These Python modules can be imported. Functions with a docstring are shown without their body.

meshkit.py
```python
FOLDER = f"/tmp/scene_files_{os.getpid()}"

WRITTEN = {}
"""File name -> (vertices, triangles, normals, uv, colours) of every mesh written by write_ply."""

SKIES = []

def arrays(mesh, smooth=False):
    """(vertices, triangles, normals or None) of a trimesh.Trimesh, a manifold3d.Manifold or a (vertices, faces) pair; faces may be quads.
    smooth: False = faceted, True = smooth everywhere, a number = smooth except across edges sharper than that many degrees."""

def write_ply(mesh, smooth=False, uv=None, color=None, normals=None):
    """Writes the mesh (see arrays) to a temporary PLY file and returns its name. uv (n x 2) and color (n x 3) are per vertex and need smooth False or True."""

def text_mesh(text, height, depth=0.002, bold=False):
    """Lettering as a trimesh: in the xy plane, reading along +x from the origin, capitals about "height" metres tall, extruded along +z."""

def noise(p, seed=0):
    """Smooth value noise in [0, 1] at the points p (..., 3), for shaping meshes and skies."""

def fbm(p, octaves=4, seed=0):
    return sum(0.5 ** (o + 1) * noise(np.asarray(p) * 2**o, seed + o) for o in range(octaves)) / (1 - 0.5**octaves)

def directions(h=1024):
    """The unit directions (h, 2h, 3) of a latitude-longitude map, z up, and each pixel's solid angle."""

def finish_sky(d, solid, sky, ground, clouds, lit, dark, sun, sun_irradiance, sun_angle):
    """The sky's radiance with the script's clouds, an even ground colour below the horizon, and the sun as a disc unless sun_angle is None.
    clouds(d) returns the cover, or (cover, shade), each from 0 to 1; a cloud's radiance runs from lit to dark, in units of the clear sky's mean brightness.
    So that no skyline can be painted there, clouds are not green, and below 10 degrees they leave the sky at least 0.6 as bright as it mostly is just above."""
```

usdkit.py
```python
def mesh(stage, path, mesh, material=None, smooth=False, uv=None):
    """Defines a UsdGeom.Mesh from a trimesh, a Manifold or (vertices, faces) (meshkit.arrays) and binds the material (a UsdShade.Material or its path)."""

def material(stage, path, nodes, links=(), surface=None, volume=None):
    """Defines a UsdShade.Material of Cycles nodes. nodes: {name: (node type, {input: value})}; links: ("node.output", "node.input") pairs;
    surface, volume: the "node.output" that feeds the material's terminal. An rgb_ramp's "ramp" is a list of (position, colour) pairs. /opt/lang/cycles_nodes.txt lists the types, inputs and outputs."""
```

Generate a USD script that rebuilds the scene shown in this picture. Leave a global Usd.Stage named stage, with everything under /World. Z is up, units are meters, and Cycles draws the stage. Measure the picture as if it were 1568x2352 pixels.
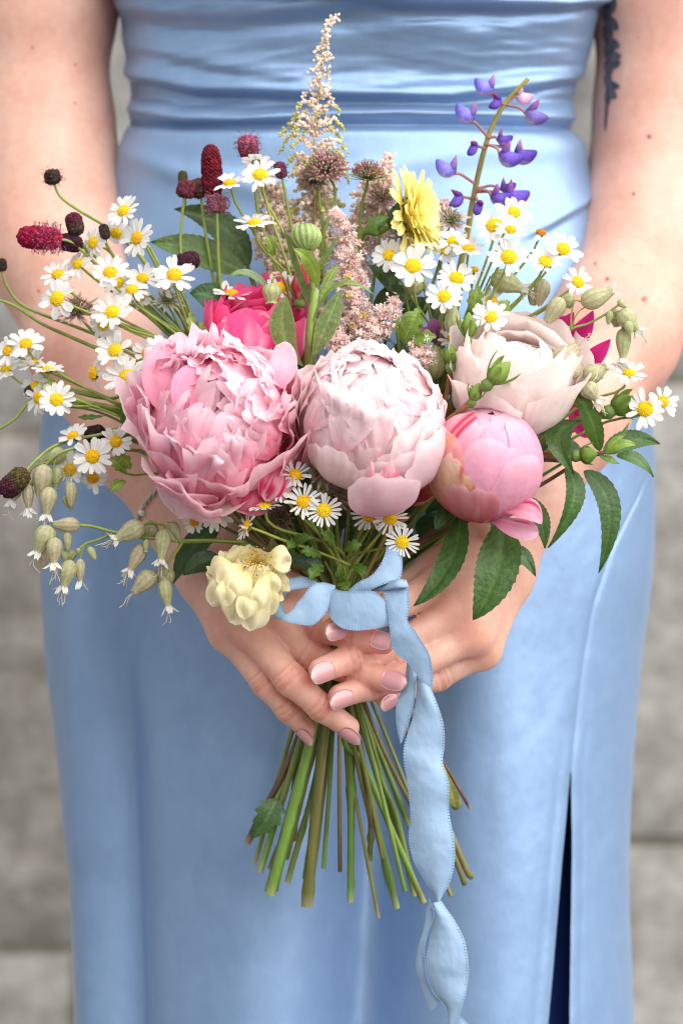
import math, random
import numpy as np
import trimesh, usdkit
from meshkit import noise, fbm
from pxr import Gf, Sdf, Usd, UsdGeom, UsdLux, UsdShade, Vt

stage = Usd.Stage.CreateInMemory()
UsdGeom.SetStageUpAxis(stage, "Z")
UsdGeom.SetStageMetersPerUnit(stage, 1.0)
UsdGeom.Xform.Define(stage, "/World")
UsdGeom.Scope.Define(stage, "/World/Looks")
T = Sdf.ValueTypeNames
rng = np.random.default_rng(7)

# ------------------------------------------------------------------ camera, sky, sun
DC, ZC, S0 = 1.40, 0.92, 0.00025          # camera distance, camera height, metres per chart unit at y = 0
cam = UsdGeom.Camera.Define(stage, "/World/camera")
cam.CreateHorizontalApertureAttr(24.0)
cam.CreateFocalLengthAttr(24.0 * DC / (1568 * S0))
cam.CreateClippingRangeAttr(Gf.Vec2f(0.05, 1000))
cam.CreateFStopAttr(5.0)
cam.CreateFocusDistanceAttr(DC - 0.045)
cam.CreateExposureAttr(2.15)
cam.AddTranslateOp().Set(Gf.Vec3d(0, -DC, ZC))
cam.AddRotateXOp().Set(90.0)

SUN = np.array([0.88, -0.72, 1.12]); SUN /= np.linalg.norm(SUN)
ELEV, ROT = math.asin(SUN[2]), math.atan2(SUN[0], SUN[1])
sky_mat = usdkit.material(stage, "/World/Looks/sky", {
    "tc": ("texture_coordinate", {}),
    "sky": ("sky_texture", {"sky_type": "single_scattering", "sun_disc": False, "sun_elevation": ELEV, "sun_rotation": ROT, "aerosol_density": 2.0}),
    "mp": ("mapping", {"scale": (1.6, 1.6, 4.0)}),
    "n": ("noise_texture", {"scale": 1.5, "detail": 5.0, "roughness": 0.55}),
    "cl": ("rgb_ramp", {"ramp": [(0.25, (2.75, 2.72, 2.70)), (0.75, (4.6, 4.55, 4.5))]}),
    "mx": ("mix", {"fac": 0.96}),
    "bg": ("background_shader", {"strength": 0.05})},
    [("tc.generated", "mp.vector"), ("mp.vector", "n.vector"), ("n.fac", "cl.fac"), ("sky.color", "mx.color1"), ("cl.color", "mx.color2"), ("mx.color", "bg.color")],
    surface="bg.background")
dome = UsdLux.DomeLight.Define(stage, "/World/sky")
UsdShade.MaterialBindingAPI.Apply(dome.GetPrim()).Bind(sky_mat)
dome.GetPrim().SetCustomDataByKey("kind", "structure")
sun = UsdLux.DistantLight.Define(stage, "/World/sun")
sun.CreateIntensityAttr(0.40); sun.CreateAngleAttr(95.0); sun.CreateNormalizeAttr(True)
sun.CreateColorAttr(Gf.Vec3f(1.0, 0.97, 0.93))
_z = Gf.Vec3d(*SUN); _r = Gf.Rotation(Gf.Vec3d(0, 0, 1), _z)
sun.AddTransformOp().Set(Gf.Matrix4d().SetRotate(_r))

# ------------------------------------------------------------------ helpers
def sc(Y): return S0 * (DC + Y) / DC
def P(px, py, Y=0.0):
    s = sc(Y)
    return np.array([(px - 784) * s, Y, ZC - (py - 1176) * s])
def unit(v):
    v = np.asarray(v, float); return v / max(np.linalg.norm(v), 1e-12)

NAMES = {}
def numbered(parent, name):
    k = NAMES.get((parent, name), 0); NAMES[(parent, name)] = k + 1
    return f"{parent}/{name}" + (f"_{k:03d}" if k else "")
ORG = {}
def tag(prim, label=None, cat=None, group=None, kind=None):
    for k, v in (("label", label), ("category", cat), ("group", group), ("kind", kind)):
        if v: prim.SetCustomDataByKey(k, v)
GROUPS = {"daisy": "daisies in the bouquet", "burnet": "burnet heads in the bouquet", "bladder_campion": "bladder campion sprays", "astilbe": "astilbe plumes", "masterwort": "masterwort flowers", "rosebud": "rosebuds", "mint_sprig": "mint sprigs", "peony": "open peonies", "rose": "roses", "daisy_foliage": "lobed daisy leaves", "inner_foliage": "dark leaves inside the bouquet", "flower_stalk": "loose stalks at the left", "leafy_sprig": "leafy sprigs"}
def thing(name, label, cat, loc=(0, 0, 0), group=None):
    group = group or GROUPS.get(name); path = numbered("/World", name)
    x = UsdGeom.Xform.Define(stage, path); x.AddTranslateOp().Set(Gf.Vec3d(*map(float, loc)))
    tag(x.GetPrim(), label, cat, group); ORG[path] = np.asarray(loc, float)
    return path
def obj(name, mesh, mat, parent="/World", smooth=True, color=None, label=None, kind=None):
    """one Mesh prim; world-space vertices are stored relative to the thing they belong to"""
    path = numbered(parent, name)
    v, f = (mesh.vertices, mesh.faces) if hasattr(mesh, "faces") else mesh
    o = ORG.get(parent, np.zeros(3)); ORG[path] = o
    m = usdkit.mesh(stage, path, (np.asarray(v, float) - o, np.asarray(f)), f"/World/Looks/{mat}", smooth=smooth)
    if color is not None:
        UsdGeom.PrimvarsAPI(m).CreatePrimvar("pc", T.Color3fArray, "vertex").Set(Vt.Vec3fArray.FromNumpy(np.asarray(color, np.float32)))
    tag(m.GetPrim(), label, kind=kind)
    return path

class MB:
    """collects pieces with one colour per vertex"""
    def __init__(s): s.v, s.f, s.c, s.n = [], [], [], 0
    def add(s, v, f, c):
        v = np.asarray(v, float); c = np.asarray(c, float)
        if c.ndim == 1: c = np.tile(c, (len(v), 1))
        f = np.asarray(f, int)
        if f.shape[1] == 4: f = np.vstack([f[:, [0, 1, 2]], f[:, [0, 2, 3]]])
        s.v.append(v); s.f.append(f + s.n); s.c.append(c); s.n += len(v)
        return s
    def build(s, name, mat, parent="/World", smooth=True, label=None, kind=None):
        return obj(name, (np.vstack(s.v), np.vstack(s.f)), mat, parent, smooth, np.vstack(s.c), label, kind)

def grid_faces(nu, nv, wrap=False):
    i, j = np.meshgrid(np.arange(nu - 1), np.arange(nv if wrap else nv - 1), indexing="ij")
    j2 = (j + 1) % nv
    a, b, c, d = i * nv + j, (i + 1) * nv + j, (i + 1) * nv + j2, i * nv + j2
    return np.concatenate([np.stack([a, b, c], -1).reshape(-1, 3), np.stack([a, c, d], -1).reshape(-1, 3)])

def catmull(pts, n):
    pts = np.asarray(pts, float)
    if len(pts) == 2:
        t = np.linspace(0, 1, n)[:, None]; return pts[0] * (1 - t) + pts[1] * t
    q = np.vstack([2 * pts[0] - pts[1], pts, 2 * pts[-1] - pts[-2]])
    d = np.concatenate([[0], np.cumsum(np.linalg.norm(np.diff(pts, axis=0), axis=1) ** 0.5 + 1e-9)])
    u = np.linspace(0, d[-1], n); k = np.clip(np.searchsorted(d, u, "right") - 1, 0, len(pts) - 2)
    t = ((u - d[k]) / (d[k + 1] - d[k]))[:, None]
    p0, p1, p2, p3 = q[k], q[k + 1], q[k + 2], q[k + 3]
    return 0.5 * (2 * p1 + (p2 - p0) * t + (2 * p0 - 5 * p1 + 4 * p2 - p3) * t ** 2 + (3 * p1 - p0 - 3 * p2 + p3) * t ** 3)

def frames(path, hint=(0.13, -0.9, 0.3)):
    t = np.gradient(path, axis=0); t /= np.maximum(np.linalg.norm(t, axis=1, keepdims=True), 1e-12)
    n = np.empty_like(t); v = np.asarray(hint, float)
    for i in range(len(t)):
        v = v - t[i] * (v @ t[i])
        if np.linalg.norm(v) < 1e-6: v = np.cross(t[i], [0.3, 0.5, 0.81])
        v = v / np.linalg.norm(v); n[i] = v
    return t, n, np.cross(t, n)

def tube(pts, r, n=12, k=6, caps=True):
    path = catmull(pts, n); t, a, b = frames(path)
    r = np.interp(np.linspace(0, 1, n), np.linspace(0, 1, np.size(r)), np.atleast_1d(r))
    th = np.arange(k) / k * 2 * np.pi
    v = path[:, None] + r[:, None, None] * (np.cos(th)[None, :, None] * a[:, None] + np.sin(th)[None, :, None] * b[:, None])
    v = v.reshape(-1, 3); f = grid_faces(n, k, True)
    if caps:
        v = np.vstack([v, path[0], path[-1]]); m = n * k; j = np.arange(k); j2 = (j + 1) % k
        f = np.vstack([f, np.stack([np.full(k, m), j, j2], 1), np.stack([np.full(k, m + 1), (n - 1) * k + j2, (n - 1) * k + j], 1)])
    return v, f[:, ::-1]

ICO0 = trimesh.creation.icosphere(0); ICO1 = trimesh.creation.icosphere(1); ICO2 = trimesh.creation.icosphere(2)
def basis(n, up=(0, 0, 1)):
    """columns e1, e2, n: n is the flower's axis"""
    n = unit(n); u = np.asarray(up, float); u = u - n * (u @ n)
    if np.linalg.norm(u) < 1e-4: u = np.cross(n, [1, 0, 0])
    e2 = unit(u); e1 = np.cross(e2, n)
    return np.stack([e1, e2, n], 1)

# ------------------------------------------------------------------ materials
def mat(name, nodes, links, surface="p.BSDF"): return usdkit.material(stage, "/World/Looks/" + name, nodes, links, surface=surface)

def tinted(name, rough=0.5, trans=0.0, spec=0.4, noise_scale=120.0, noise_amt=0.12, bump=0.15, bump_scale=300.0, sheen=0.0, stretch=(1, 1, 1), sss=0.0):
    """a surface whose pigment comes from the mesh, with fine noise in tone and relief; trans lets light through thin sheets"""
    nodes = {"a": ("attribute", {"attribute": "pc"}), "tc": ("texture_coordinate", {}), "mp": ("mapping", {"scale": stretch}),
             "n": ("noise_texture", {"scale": noise_scale, "detail": 3.0}),
             "r": ("map_range", {"from_min": 0.25, "from_max": 0.75, "to_min": 1 - noise_amt, "to_max": 1 + noise_amt}),
             "m": ("vector_math", {"math_type": "scale"}),
             "n2": ("noise_texture", {"scale": bump_scale, "detail": 3.0}),
             "b": ("bump", {"strength": bump, "distance": 0.002}),
             "p": ("principled_bsdf", {"roughness": rough, "specular_ior_level": spec, "sheen_weight": sheen, "subsurface_weight": sss, "subsurface_scale": 0.003, "subsurface_radius": (1, 0.4, 0.25)})}
    links = [("tc.object", "mp.vector"), ("mp.vector", "n.vector"), ("mp.vector", "n2.vector"), ("n.fac", "r.value"), ("a.color", "m.vector1"), ("r.result", "m.scale"),
             ("m.vector", "p.base_color"), ("n2.fac", "b.height"), ("b.normal", "p.normal")]
    surf = "p.BSDF"
    if trans:
        nodes["t"] = ("translucent_bsdf", {}); nodes["mx"] = ("mix_closure", {"fac": trans})
        links += [("m.vector", "t.color"), ("p.BSDF", "mx.closure1"), ("t.BSDF", "mx.closure2")]
        surf = "mx.closure"
    return mat(name, nodes, links, surf)

tinted("petal", rough=0.55, trans=0.42, spec=0.25, noise_scale=260, noise_amt=0.05, bump=0.06, bump_scale=500)
tinted("peony_petal", rough=0.55, trans=0.54, spec=0.3, noise_scale=160, noise_amt=0.05, bump=0.22, bump_scale=260)
tinted("leaf", rough=0.42, trans=0.28, spec=0.45, noise_scale=180, noise_amt=0.22, bump=0.35, bump_scale=420)
tinted("stem", rough=0.45, spec=0.4, noise_scale=150, noise_amt=0.22, bump=0.2, bump_scale=500, stretch=(1, 1, 0.2))
tinted("disc", rough=0.7, spec=0.2, noise_scale=700, noise_amt=0.3, bump=0.6, bump_scale=1400)
tinted("floret", rough=0.65, trans=0.5, spec=0.25, noise_scale=600, noise_amt=0.25, bump=0.1)
tinted("bladder", rough=0.5, trans=0.35, spec=0.3, noise_scale=380, noise_amt=0.16, bump=0.15, bump_scale=600)
tinted("nail", rough=0.24, spec=0.6, noise_scale=60, noise_amt=0.03, bump=0.0)
tinted("metal_trinket", rough=0.25, spec=0.8, noise_scale=500, noise_amt=0.2, bump=0.1)

# skin: mottled, with fine relief
mat("skin", {
    "tc": ("texture_coordinate", {}),
    "n1": ("noise_texture", {"scale": 22.0, "detail": 4.0, "roughness": 0.6}),
    "n2": ("noise_texture", {"scale": 190.0, "detail": 3.0}),
    "c1": ("rgb_ramp", {"ramp": [(0.30, (0.65, 0.405, 0.33)), (0.5, (0.615, 0.355, 0.28)), (0.72, (0.57, 0.29, 0.22))]}),
    "mm": ("mix", {"mix_type": "multiply", "fac": 0.35}),
    "c2": ("rgb_ramp", {"ramp": [(0.35, (0.82, 0.74, 0.72)), (0.65, (1.0, 1.0, 1.0))]}),
    "n3": ("noise_texture", {"scale": 650.0, "detail": 3.0, "roughness": 0.6}),
    "b": ("bump", {"strength": 0.14, "distance": 0.0015}), "pc": ("attribute", {"attribute": "pc"}), "fl": ("mix", {"mix_type": "multiply", "fac": 1.0}),
    "p": ("principled_bsdf", {"roughness": 0.48, "specular_ior_level": 0.42, "subsurface_weight": 0.4, "subsurface_scale": 0.005, "subsurface_radius": (1.0, 0.35, 0.2)})},
    [("tc.object", "n1.vector"), ("tc.object", "n2.vector"), ("tc.object", "n3.vector"), ("n1.fac", "c1.fac"), ("n2.fac", "c2.fac"), ("c1.color", "mm.color1"), ("c2.color", "mm.color2"),
     ("mm.color", "fl.color1"), ("pc.color", "fl.color2"), ("fl.color", "p.base_color"), ("n3.fac", "b.height"), ("b.normal", "p.normal")])
mat("ink", {"tc": ("texture_coordinate", {}), "n": ("noise_texture", {"scale": 260.0, "detail": 3.0}),
    "c": ("rgb_ramp", {"ramp": [(0.3, (0.035, 0.04, 0.055)), (0.75, (0.13, 0.12, 0.14))]}),
    "p": ("principled_bsdf", {"roughness": 0.5})}, [("tc.object", "n.vector"), ("n.fac", "c.fac"), ("c.color", "p.base_color")])
mat("mole", {"p": ("principled_bsdf", {"base_color": (0.32, 0.10, 0.06), "roughness": 0.5})}, [])
# satin: soft sheen, faint cloudy weave
def satin(name, dark, light, rough, metal, bump=0.12):
    mat(name, {"tc": ("texture_coordinate", {}), "mp": ("mapping", {"scale": (1, 1, 0.55), "rotation": (0, 0.7, 0)}),
        "n": ("noise_texture", {"scale": 75.0, "detail": 5.0, "roughness": 0.62}),
        "w": ("noise_texture", {"scale": 1800.0, "detail": 2.0}),
        "ad": ("math", {"math_type": "multiply_add", "value2": 0.06}),
        "c": ("rgb_ramp", {"ramp": [(0.25, dark), (0.75, light)]}),
        "b": ("bump", {"strength": bump, "distance": 0.003}),
        "p": ("principled_bsdf", {"roughness": rough, "metallic": metal, "specular_ior_level": 0.6, "sheen_weight": 0.12, "sheen_roughness": 0.4, "sheen_tint": (0.7, 0.82, 1.0)})},
        [("tc.object", "mp.vector"), ("mp.vector", "n.vector"), ("tc.object", "w.vector"), ("n.fac", "c.fac"), ("c.color", "p.base_color"),
         ("w.fac", "ad.value1"), ("n.fac", "ad.value3"), ("ad.value", "b.height"), ("b.normal", "p.normal")])
satin("satin", (0.185, 0.295, 0.485), (0.22, 0.335, 0.53), 0.40, 0.44)
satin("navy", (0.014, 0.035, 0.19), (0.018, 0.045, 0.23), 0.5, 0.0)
satin("ribbon", (0.22, 0.335, 0.49), (0.265, 0.385, 0.54), 0.8, 0.0, 0.35)
satin("thread", (0.18, 0.295, 0.46), (0.22, 0.335, 0.50), 0.6, 0.0)
# stone
def stone(name, a, b, c):
    mat(name, {"tc": ("texture_coordinate", {}), "n": ("noise_texture", {"scale": 7.0, "detail": 6.0, "roughness": 0.65}),
        "v": ("noise_texture", {"scale": 26.0, "detail": 4.0, "roughness": 0.7}),
        "c": ("rgb_ramp", {"ramp": [(0.30, a), (0.52, b), (0.75, c)]}),
        "c2": ("rgb_ramp", {"ramp": [(0.35, (0.55, 0.53, 0.50)), (0.64, (1.22, 1.22, 1.24))]}),
        "m": ("mix", {"mix_type": "multiply", "fac": 0.7}),
        "bp": ("bump", {"strength": 0.5, "distance": 0.01}),
        "p": ("principled_bsdf", {"roughness": 0.9, "specular_ior_level": 0.2})},
        [("tc.object", "n.vector"), ("tc.object", "v.vector"), ("n.fac", "c.fac"), ("v.fac", "c2.fac"), ("c.color", "m.color1"), ("c2.color", "m.color2"), ("m.color", "p.base_color"), ("v.fac", "bp.height"), ("bp.normal", "p.normal")])
stone("stone_grey", (0.18, 0.175, 0.168), (0.265, 0.258, 0.248), (0.39, 0.382, 0.372))
stone("stone_brown", (0.15, 0.138, 0.125), (0.215, 0.20, 0.184), (0.36, 0.345, 0.325))
stone("stone_pale", (0.20, 0.192, 0.18), (0.28, 0.27, 0.252), (0.40, 0.392, 0.375))
stone("paving", (0.10, 0.10, 0.10), (0.15, 0.15, 0.15), (0.20, 0.20, 0.20))
stone("mortar", (0.12, 0.11, 0.08), (0.17, 0.155, 0.12), (0.27, 0.25, 0.20))

# ------------------------------------------------------------------ the setting: pavement and the stone block wall behind
v = np.array([[-40, -40, 0], [40, -40, 0], [40, 40, 0], [-40, 40, 0.0]])
tag(stage.GetPrimAtPath(obj("pavement", (v, np.array([[0, 1, 2], [0, 2, 3]])), "paving", smooth=False)), kind="structure")
WY = 1.15
wall = thing("stone_wall", "wall of large weathered grey stone blocks standing out of focus behind the dress", "wall", (0, WY, 0))
def block(x0, x1, z0, z1, mat_, seed):
    m = trimesh.creation.box([x1 - x0, 0.3, z1 - z0]); m = m.subdivide().subdivide().subdivide().subdivide()
    m.apply_translation([(x0 + x1) / 2, WY + 0.15, (z0 + z1) / 2])
    v = m.vertices.copy(); front = v[:, 1] < WY + 0.01
    e = np.minimum(np.minimum(v[:, 0] - x0, x1 - v[:, 0]), np.minimum(v[:, 2] - z0, z1 - v[:, 2]))
    v[:, 1] += np.where(front, 0.011 * np.exp(-e / 0.010) + 0.012 * (fbm(v * 9, 4, seed) - 0.5), 0)
    obj("block", (v, m.faces), mat_, wall, smooth=40)
def wx(px): return P(px, 0, WY)[0]
def wz(py): return P(0, py, WY)[2]
g = 0.006
cols = {
    0: ([-2.4, -1.25, wx(-420), wx(420), wx(1180), wx(2050), 1.9, 2.6], wz(990)),
    1: ([-2.4, -1.0, wx(-760), wx(175), wx(800), wx(1600), 1.4, 2.6], wz(2185))}
zl = [0.0, wz(2185), wz(990), wz(-180), wz(-1350)]; zr = [0.0, wz(1935), wz(868), wz(-250), wz(-1350)]
mats = ["stone_grey", "stone_brown", "stone_pale"]; k = 0
for r in range(4):
    xl = [[-2.4, -1.2, wx(172), wx(640)], [-2.4, -1.0, wx(-420), wx(640)], [-2.4, -1.2, wx(-120), wx(640)], [-2.4, -0.9, wx(640)]][r]
    xr = [[wx(640), wx(1700), 1.5, 2.6], [wx(640), wx(1900), 2.6], [wx(640), wx(1640), 1.7, 2.6], [wx(640), wx(2000), 2.6]][r]
    for xs_, zs_ in ((xl, zl), (xr, zr)):
        for a, b in zip(xs_[:-1], xs_[1:]):
            k += 1
            mt = ["stone_pale", "stone_brown", "stone_grey", "stone_grey"][r] if xs_ is xl else ["stone_pale", "stone_pale", "stone_grey", "stone_grey"][r]
            block(a + g, b - g, zs_[r] + g, zs_[r + 1] - g, mt, k)
m = trimesh.creation.box([5.0, 0.274, zl[-1]]); m.apply_translation([0.1, WY + 0.15, zl[-1] / 2])
obj("mortar", m, "mortar", wall, smooth=False)
# ------------------------------------------------------------------ the person: one continuous body (distance field -> surface nets)
PRIM = []      # (group, a, b, ra, rb, blend)
def limb(group, pts, radii, k=0.012):
    for a, b, ra, rb in zip(pts[:-1], pts[1:], radii[:-1], radii[1:]):
        PRIM.append((group, np.asarray(a, float), np.asarray(b, float), ra, rb, k))

CY = 0.20
# torso and legs under the dress
limb("core", [(0, CY + 0.01, 0.80), (0, CY, 0.95), (0, CY, 1.10), (0, CY + 0.01, 1.30), (0, CY + 0.02, 1.37)], [0.085, 0.08, 0.075, 0.085, 0.05], 0.05)
for s in (-1, 1):
    limb("core", [(s * 0.075, CY + 0.01, 0.82), (s * 0.08, CY + 0.01, 0.48), (s * 0.08, CY + 0.02, 0.10), (s * 0.085, CY, 0.045)], [0.075, 0.055, 0.035, 0.035], 0.04)
    limb("core", [(s * 0.085, CY + 0.02, 0.035), (s * 0.09, CY - 0.10, 0.028)], [0.035, 0.026], 0.02)
SHL, SHR = (-0.165, CY + 0.015, 1.37), (0.175, CY + 0.015, 1.37)
limb("core", [(0, CY + 0.02, 1.34), SHL], [0.07, 0.055], 0.04)
limb("core", [(0, CY + 0.02, 1.34), SHR], [0.07, 0.055], 0.04)
# arms
limb("armL", [SHL, P(92, 0, 0.205), P(103, 300, 0.20), P(122, 470, 0.185), P(150, 600, 0.165), P(225, 800, 0.125), P(335, 1000, 0.088), P(440, 1170, 0.06)],
     [0.055, 0.0445, 0.0395, 0.039, 0.0400, 0.0375, 0.0315, 0.0255], 0.03)
limb("armR", [SHR, P(1538, 0, 0.205), P(1528, 260, 0.20), P(1512, 440, 0.185), P(1480, 580, 0.165), P(1402, 770, 0.125), P(1295, 960, 0.088), P(1192, 1130, 0.055)],
     [0.055, 0.0450, 0.0410, 0.0395, 0.0400, 0.0375, 0.0310, 0.0255], 0.03)

FING = {}
def hand(side, wrist, mcps, chains, radii, palm_r):
    g = "hand" + side
    w = P(*wrist)
    for i, m in enumerate(mcps):
        off = np.array([0, 0.0, 0.0]); j = i - 1.5
        wv = w + (P(*mcps[-1]) - P(*mcps[0])) * (j * 0.13)
        limb(g, [wv, 0.5 * (wv + P(*m)) + np.array([0, 0.0, 0]), P(*m)], [0.018, palm_r + 0.002, palm_r], 0.014)
    # heel of the palm and web, behind
    c = np.mean([P(*m) for m in mcps], 0)
    limb(g, [w + [0, 0.008, 0], 0.4 * w + 0.6 * c + [0, 0.016, 0]], [0.022, 0.018], 0.016)
    for i, (ch, rr) in enumerate(zip(chains, radii)):
        rr = [rr[0] * 0.94] + [x * 0.91 for x in rr[1:]]
        pts = [P(*mcps[i])] + [P(*c_) for c_ in ch]
        FING[side + str(i)] = (pts, rr)
        limb(f"f{side}{i}", pts, rr, 0.004)
# left of the photo: index, middle, ring, pinky
hand("L", (440, 1170, 0.06),
     [(674, 1374, -0.012), (624, 1414, -0.022), (573, 1446, -0.022), (523, 1452, -0.008)],
     [[(735, 1440, -0.030), (815, 1464, -0.046), (880, 1478, -0.055)],
      [(722, 1515, -0.030), (828, 1545, -0.042), (905, 1566, -0.052)],
      [(668, 1562, -0.044), (738, 1626, -0.044), (800, 1671, -0.038)],
      [(609, 1570, -0.030), (662, 1632, -0.031), (703, 1676, -0.027)]],
     [[0.0108, 0.0094, 0.0082, 0.0070], [0.0108, 0.0098, 0.0086, 0.0076], [0.0102, 0.0095, 0.0080, 0.0070], [0.0094, 0.0083, 0.0072, 0.0060]], 0.0115)
hand("R", (1192, 1130, 0.055),
     [(1006, 1345, -0.010), (1048, 1404, -0.020), (1083, 1456, -0.018), (1106, 1494, -0.002)],
     [[(895, 1398, -0.032), (822, 1430, -0.046), (766, 1446, -0.053)],
      [(915, 1486, -0.028), (802, 1514, -0.047), (737, 1540, -0.056)],
      [(950, 1533, -0.030), (848, 1577, -0.040), (780, 1599, -0.050)],
      [(1003, 1556, -0.014), (932, 1580, -0.030), (886, 1606, -0.037)]],
     [[0.0108, 0.0094, 0.0084, 0.0074], [0.0110, 0.0096, 0.0086, 0.0078], [0.0106, 0.0094, 0.0082, 0.0074], [0.0096, 0.0084, 0.0072, 0.0064]], 0.0115)
# thumbs, folded behind the bow
limb("fL4", [P(470, 1200, 0.045), P(610, 1330, 0.008), P(700, 1385, -0.006), P(760, 1400, -0.014)], [0.016, 0.0125, 0.010, 0.008], 0.008)
limb("fR4", [P(1165, 1165, 0.04), P(1010, 1310, 0.006), P(915, 1370, -0.004), P(860, 1392, -0.012)], [0.016, 0.0125, 0.010, 0.008], 0.008)

def axis_pts(segs):
    out = [segs[0][0]]
    for a, b, h in segs: out += list(np.linspace(a, b, max(2, int(round((b - a) / h)) + 1))[1:])
    return np.array(out)
GX = axis_pts([(-0.345, -0.09, 0.0042), (-0.09, 0.112, 0.0013), (0.112, 0.345, 0.0042)])
GY = axis_pts([(-0.075, 0.035, 0.0014), (0.035, 0.31, 0.0042)])
GZ = axis_pts([(-0.01, 0.66, 0.009), (0.66, 0.772, 0.004), (0.772, 0.895, 0.0013), (0.895, 1.44, 0.0042)])

def smin(a, b, k):
    h = np.maximum(k - np.abs(a - b), 0) / k
    return np.minimum(a, b) - h * h * k * 0.25

def prim_d(p, a, b, ra, rb):
    ba = b - a; L2 = ba @ ba
    h = np.clip(((p - a) @ ba) / L2, 0, 1)
    return np.linalg.norm(p - a - h[..., None] * ba, axis=-1) - (ra + (rb - ra) * h)

def crease(p, d, key):
    """knuckle folds on the back of each finger joint"""
    pts, rr = FING[key]
    for j, amp, w in ((1, 0.0015, 0.0011), (2, 0.0012, 0.0010)):
        c = pts[j]; t = unit(pts[j + 1] - pts[j - 1]); back = np.array([0, -1.0, 0]); back = unit(back - t * (back @ t))
        q = p - c; s = q @ t; dn = q @ back
        near = np.exp(-(np.linalg.norm(q, axis=-1) / 0.013) ** 4) * np.clip(dn / 0.006, 0, 1)
        sb = s + 0.12 * (q @ np.cross(t, back)) ** 2 / 0.006
        d = d + near * amp * (np.exp(-((sb - 0.0030) / w) ** 2) + np.exp(-((sb + 0.0010) / w) ** 2) + 0.8 * np.exp(-((sb + 0.0048) / w) ** 2))
        d = d - near * 0.0008 * np.exp(-(s / 0.006) ** 2)
    return d

def field():
    shape = (len(GX), len(GY), len(GZ)); big = np.float32(0.08)
    groups = {}
    for g, a, b, ra, rb, k in PRIM: groups.setdefault(g, []).append((a, b, ra, rb, k))
    def grp(g):
        m = 0.03
        lo = np.min([np.minimum(a, b) - max(ra, rb) - m for a, b, ra, rb, k in groups[g]], 0)
        hi = np.max([np.maximum(a, b) + max(ra, rb) + m for a, b, ra, rb, k in groups[g]], 0)
        sl = tuple(slice(max(0, np.searchsorted(G, lo[i]) - 1), np.searchsorted(G, hi[i]) + 1) for i, G in enumerate((GX, GY, GZ)))
        X, Y, Z = np.meshgrid(GX[sl[0]].astype(np.float32), GY[sl[1]].astype(np.float32), GZ[sl[2]].astype(np.float32), indexing="ij")
        p = np.stack([X, Y, Z], -1); d = None
        for a, b, ra, rb, k in groups[g]:
            e = prim_d(p, a.astype(np.float32), b.astype(np.float32), np.float32(ra), np.float32(rb))
            d = e if d is None else smin(d, e, k)
        if g[0] == "f" and g[1:] in FING: d = crease(p, d, g[1:])
        return sl, d.astype(np.float32)
    F = np.full(shape, big, np.float32)
    sides = {}
    for s in "LR":                              # each hand with its fingers: fingers stay apart, but melt into the palm
        H = np.full(shape, big, np.float32)
        sl, d = grp("arm" + s); H[sl] = np.minimum(H[sl], d)
        sl, d = grp("hand" + s); H[sl] = smin(H[sl], d, 0.02)
        FF = np.full(shape, big, np.float32)
        for i in range(5):
            sl, d = grp(f"f{s}{i}"); FF[sl] = smin(FF[sl], d, 0.0008)
        near = FF < big
        H[near] = smin(H[near], FF[near], 0.006)
        sides[s] = H
    F = smin(sides["L"], sides["R"], 0.0008)
    sl, d = grp("core"); F[sl] = smin(F[sl], d, 0.03)
    return F

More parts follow.
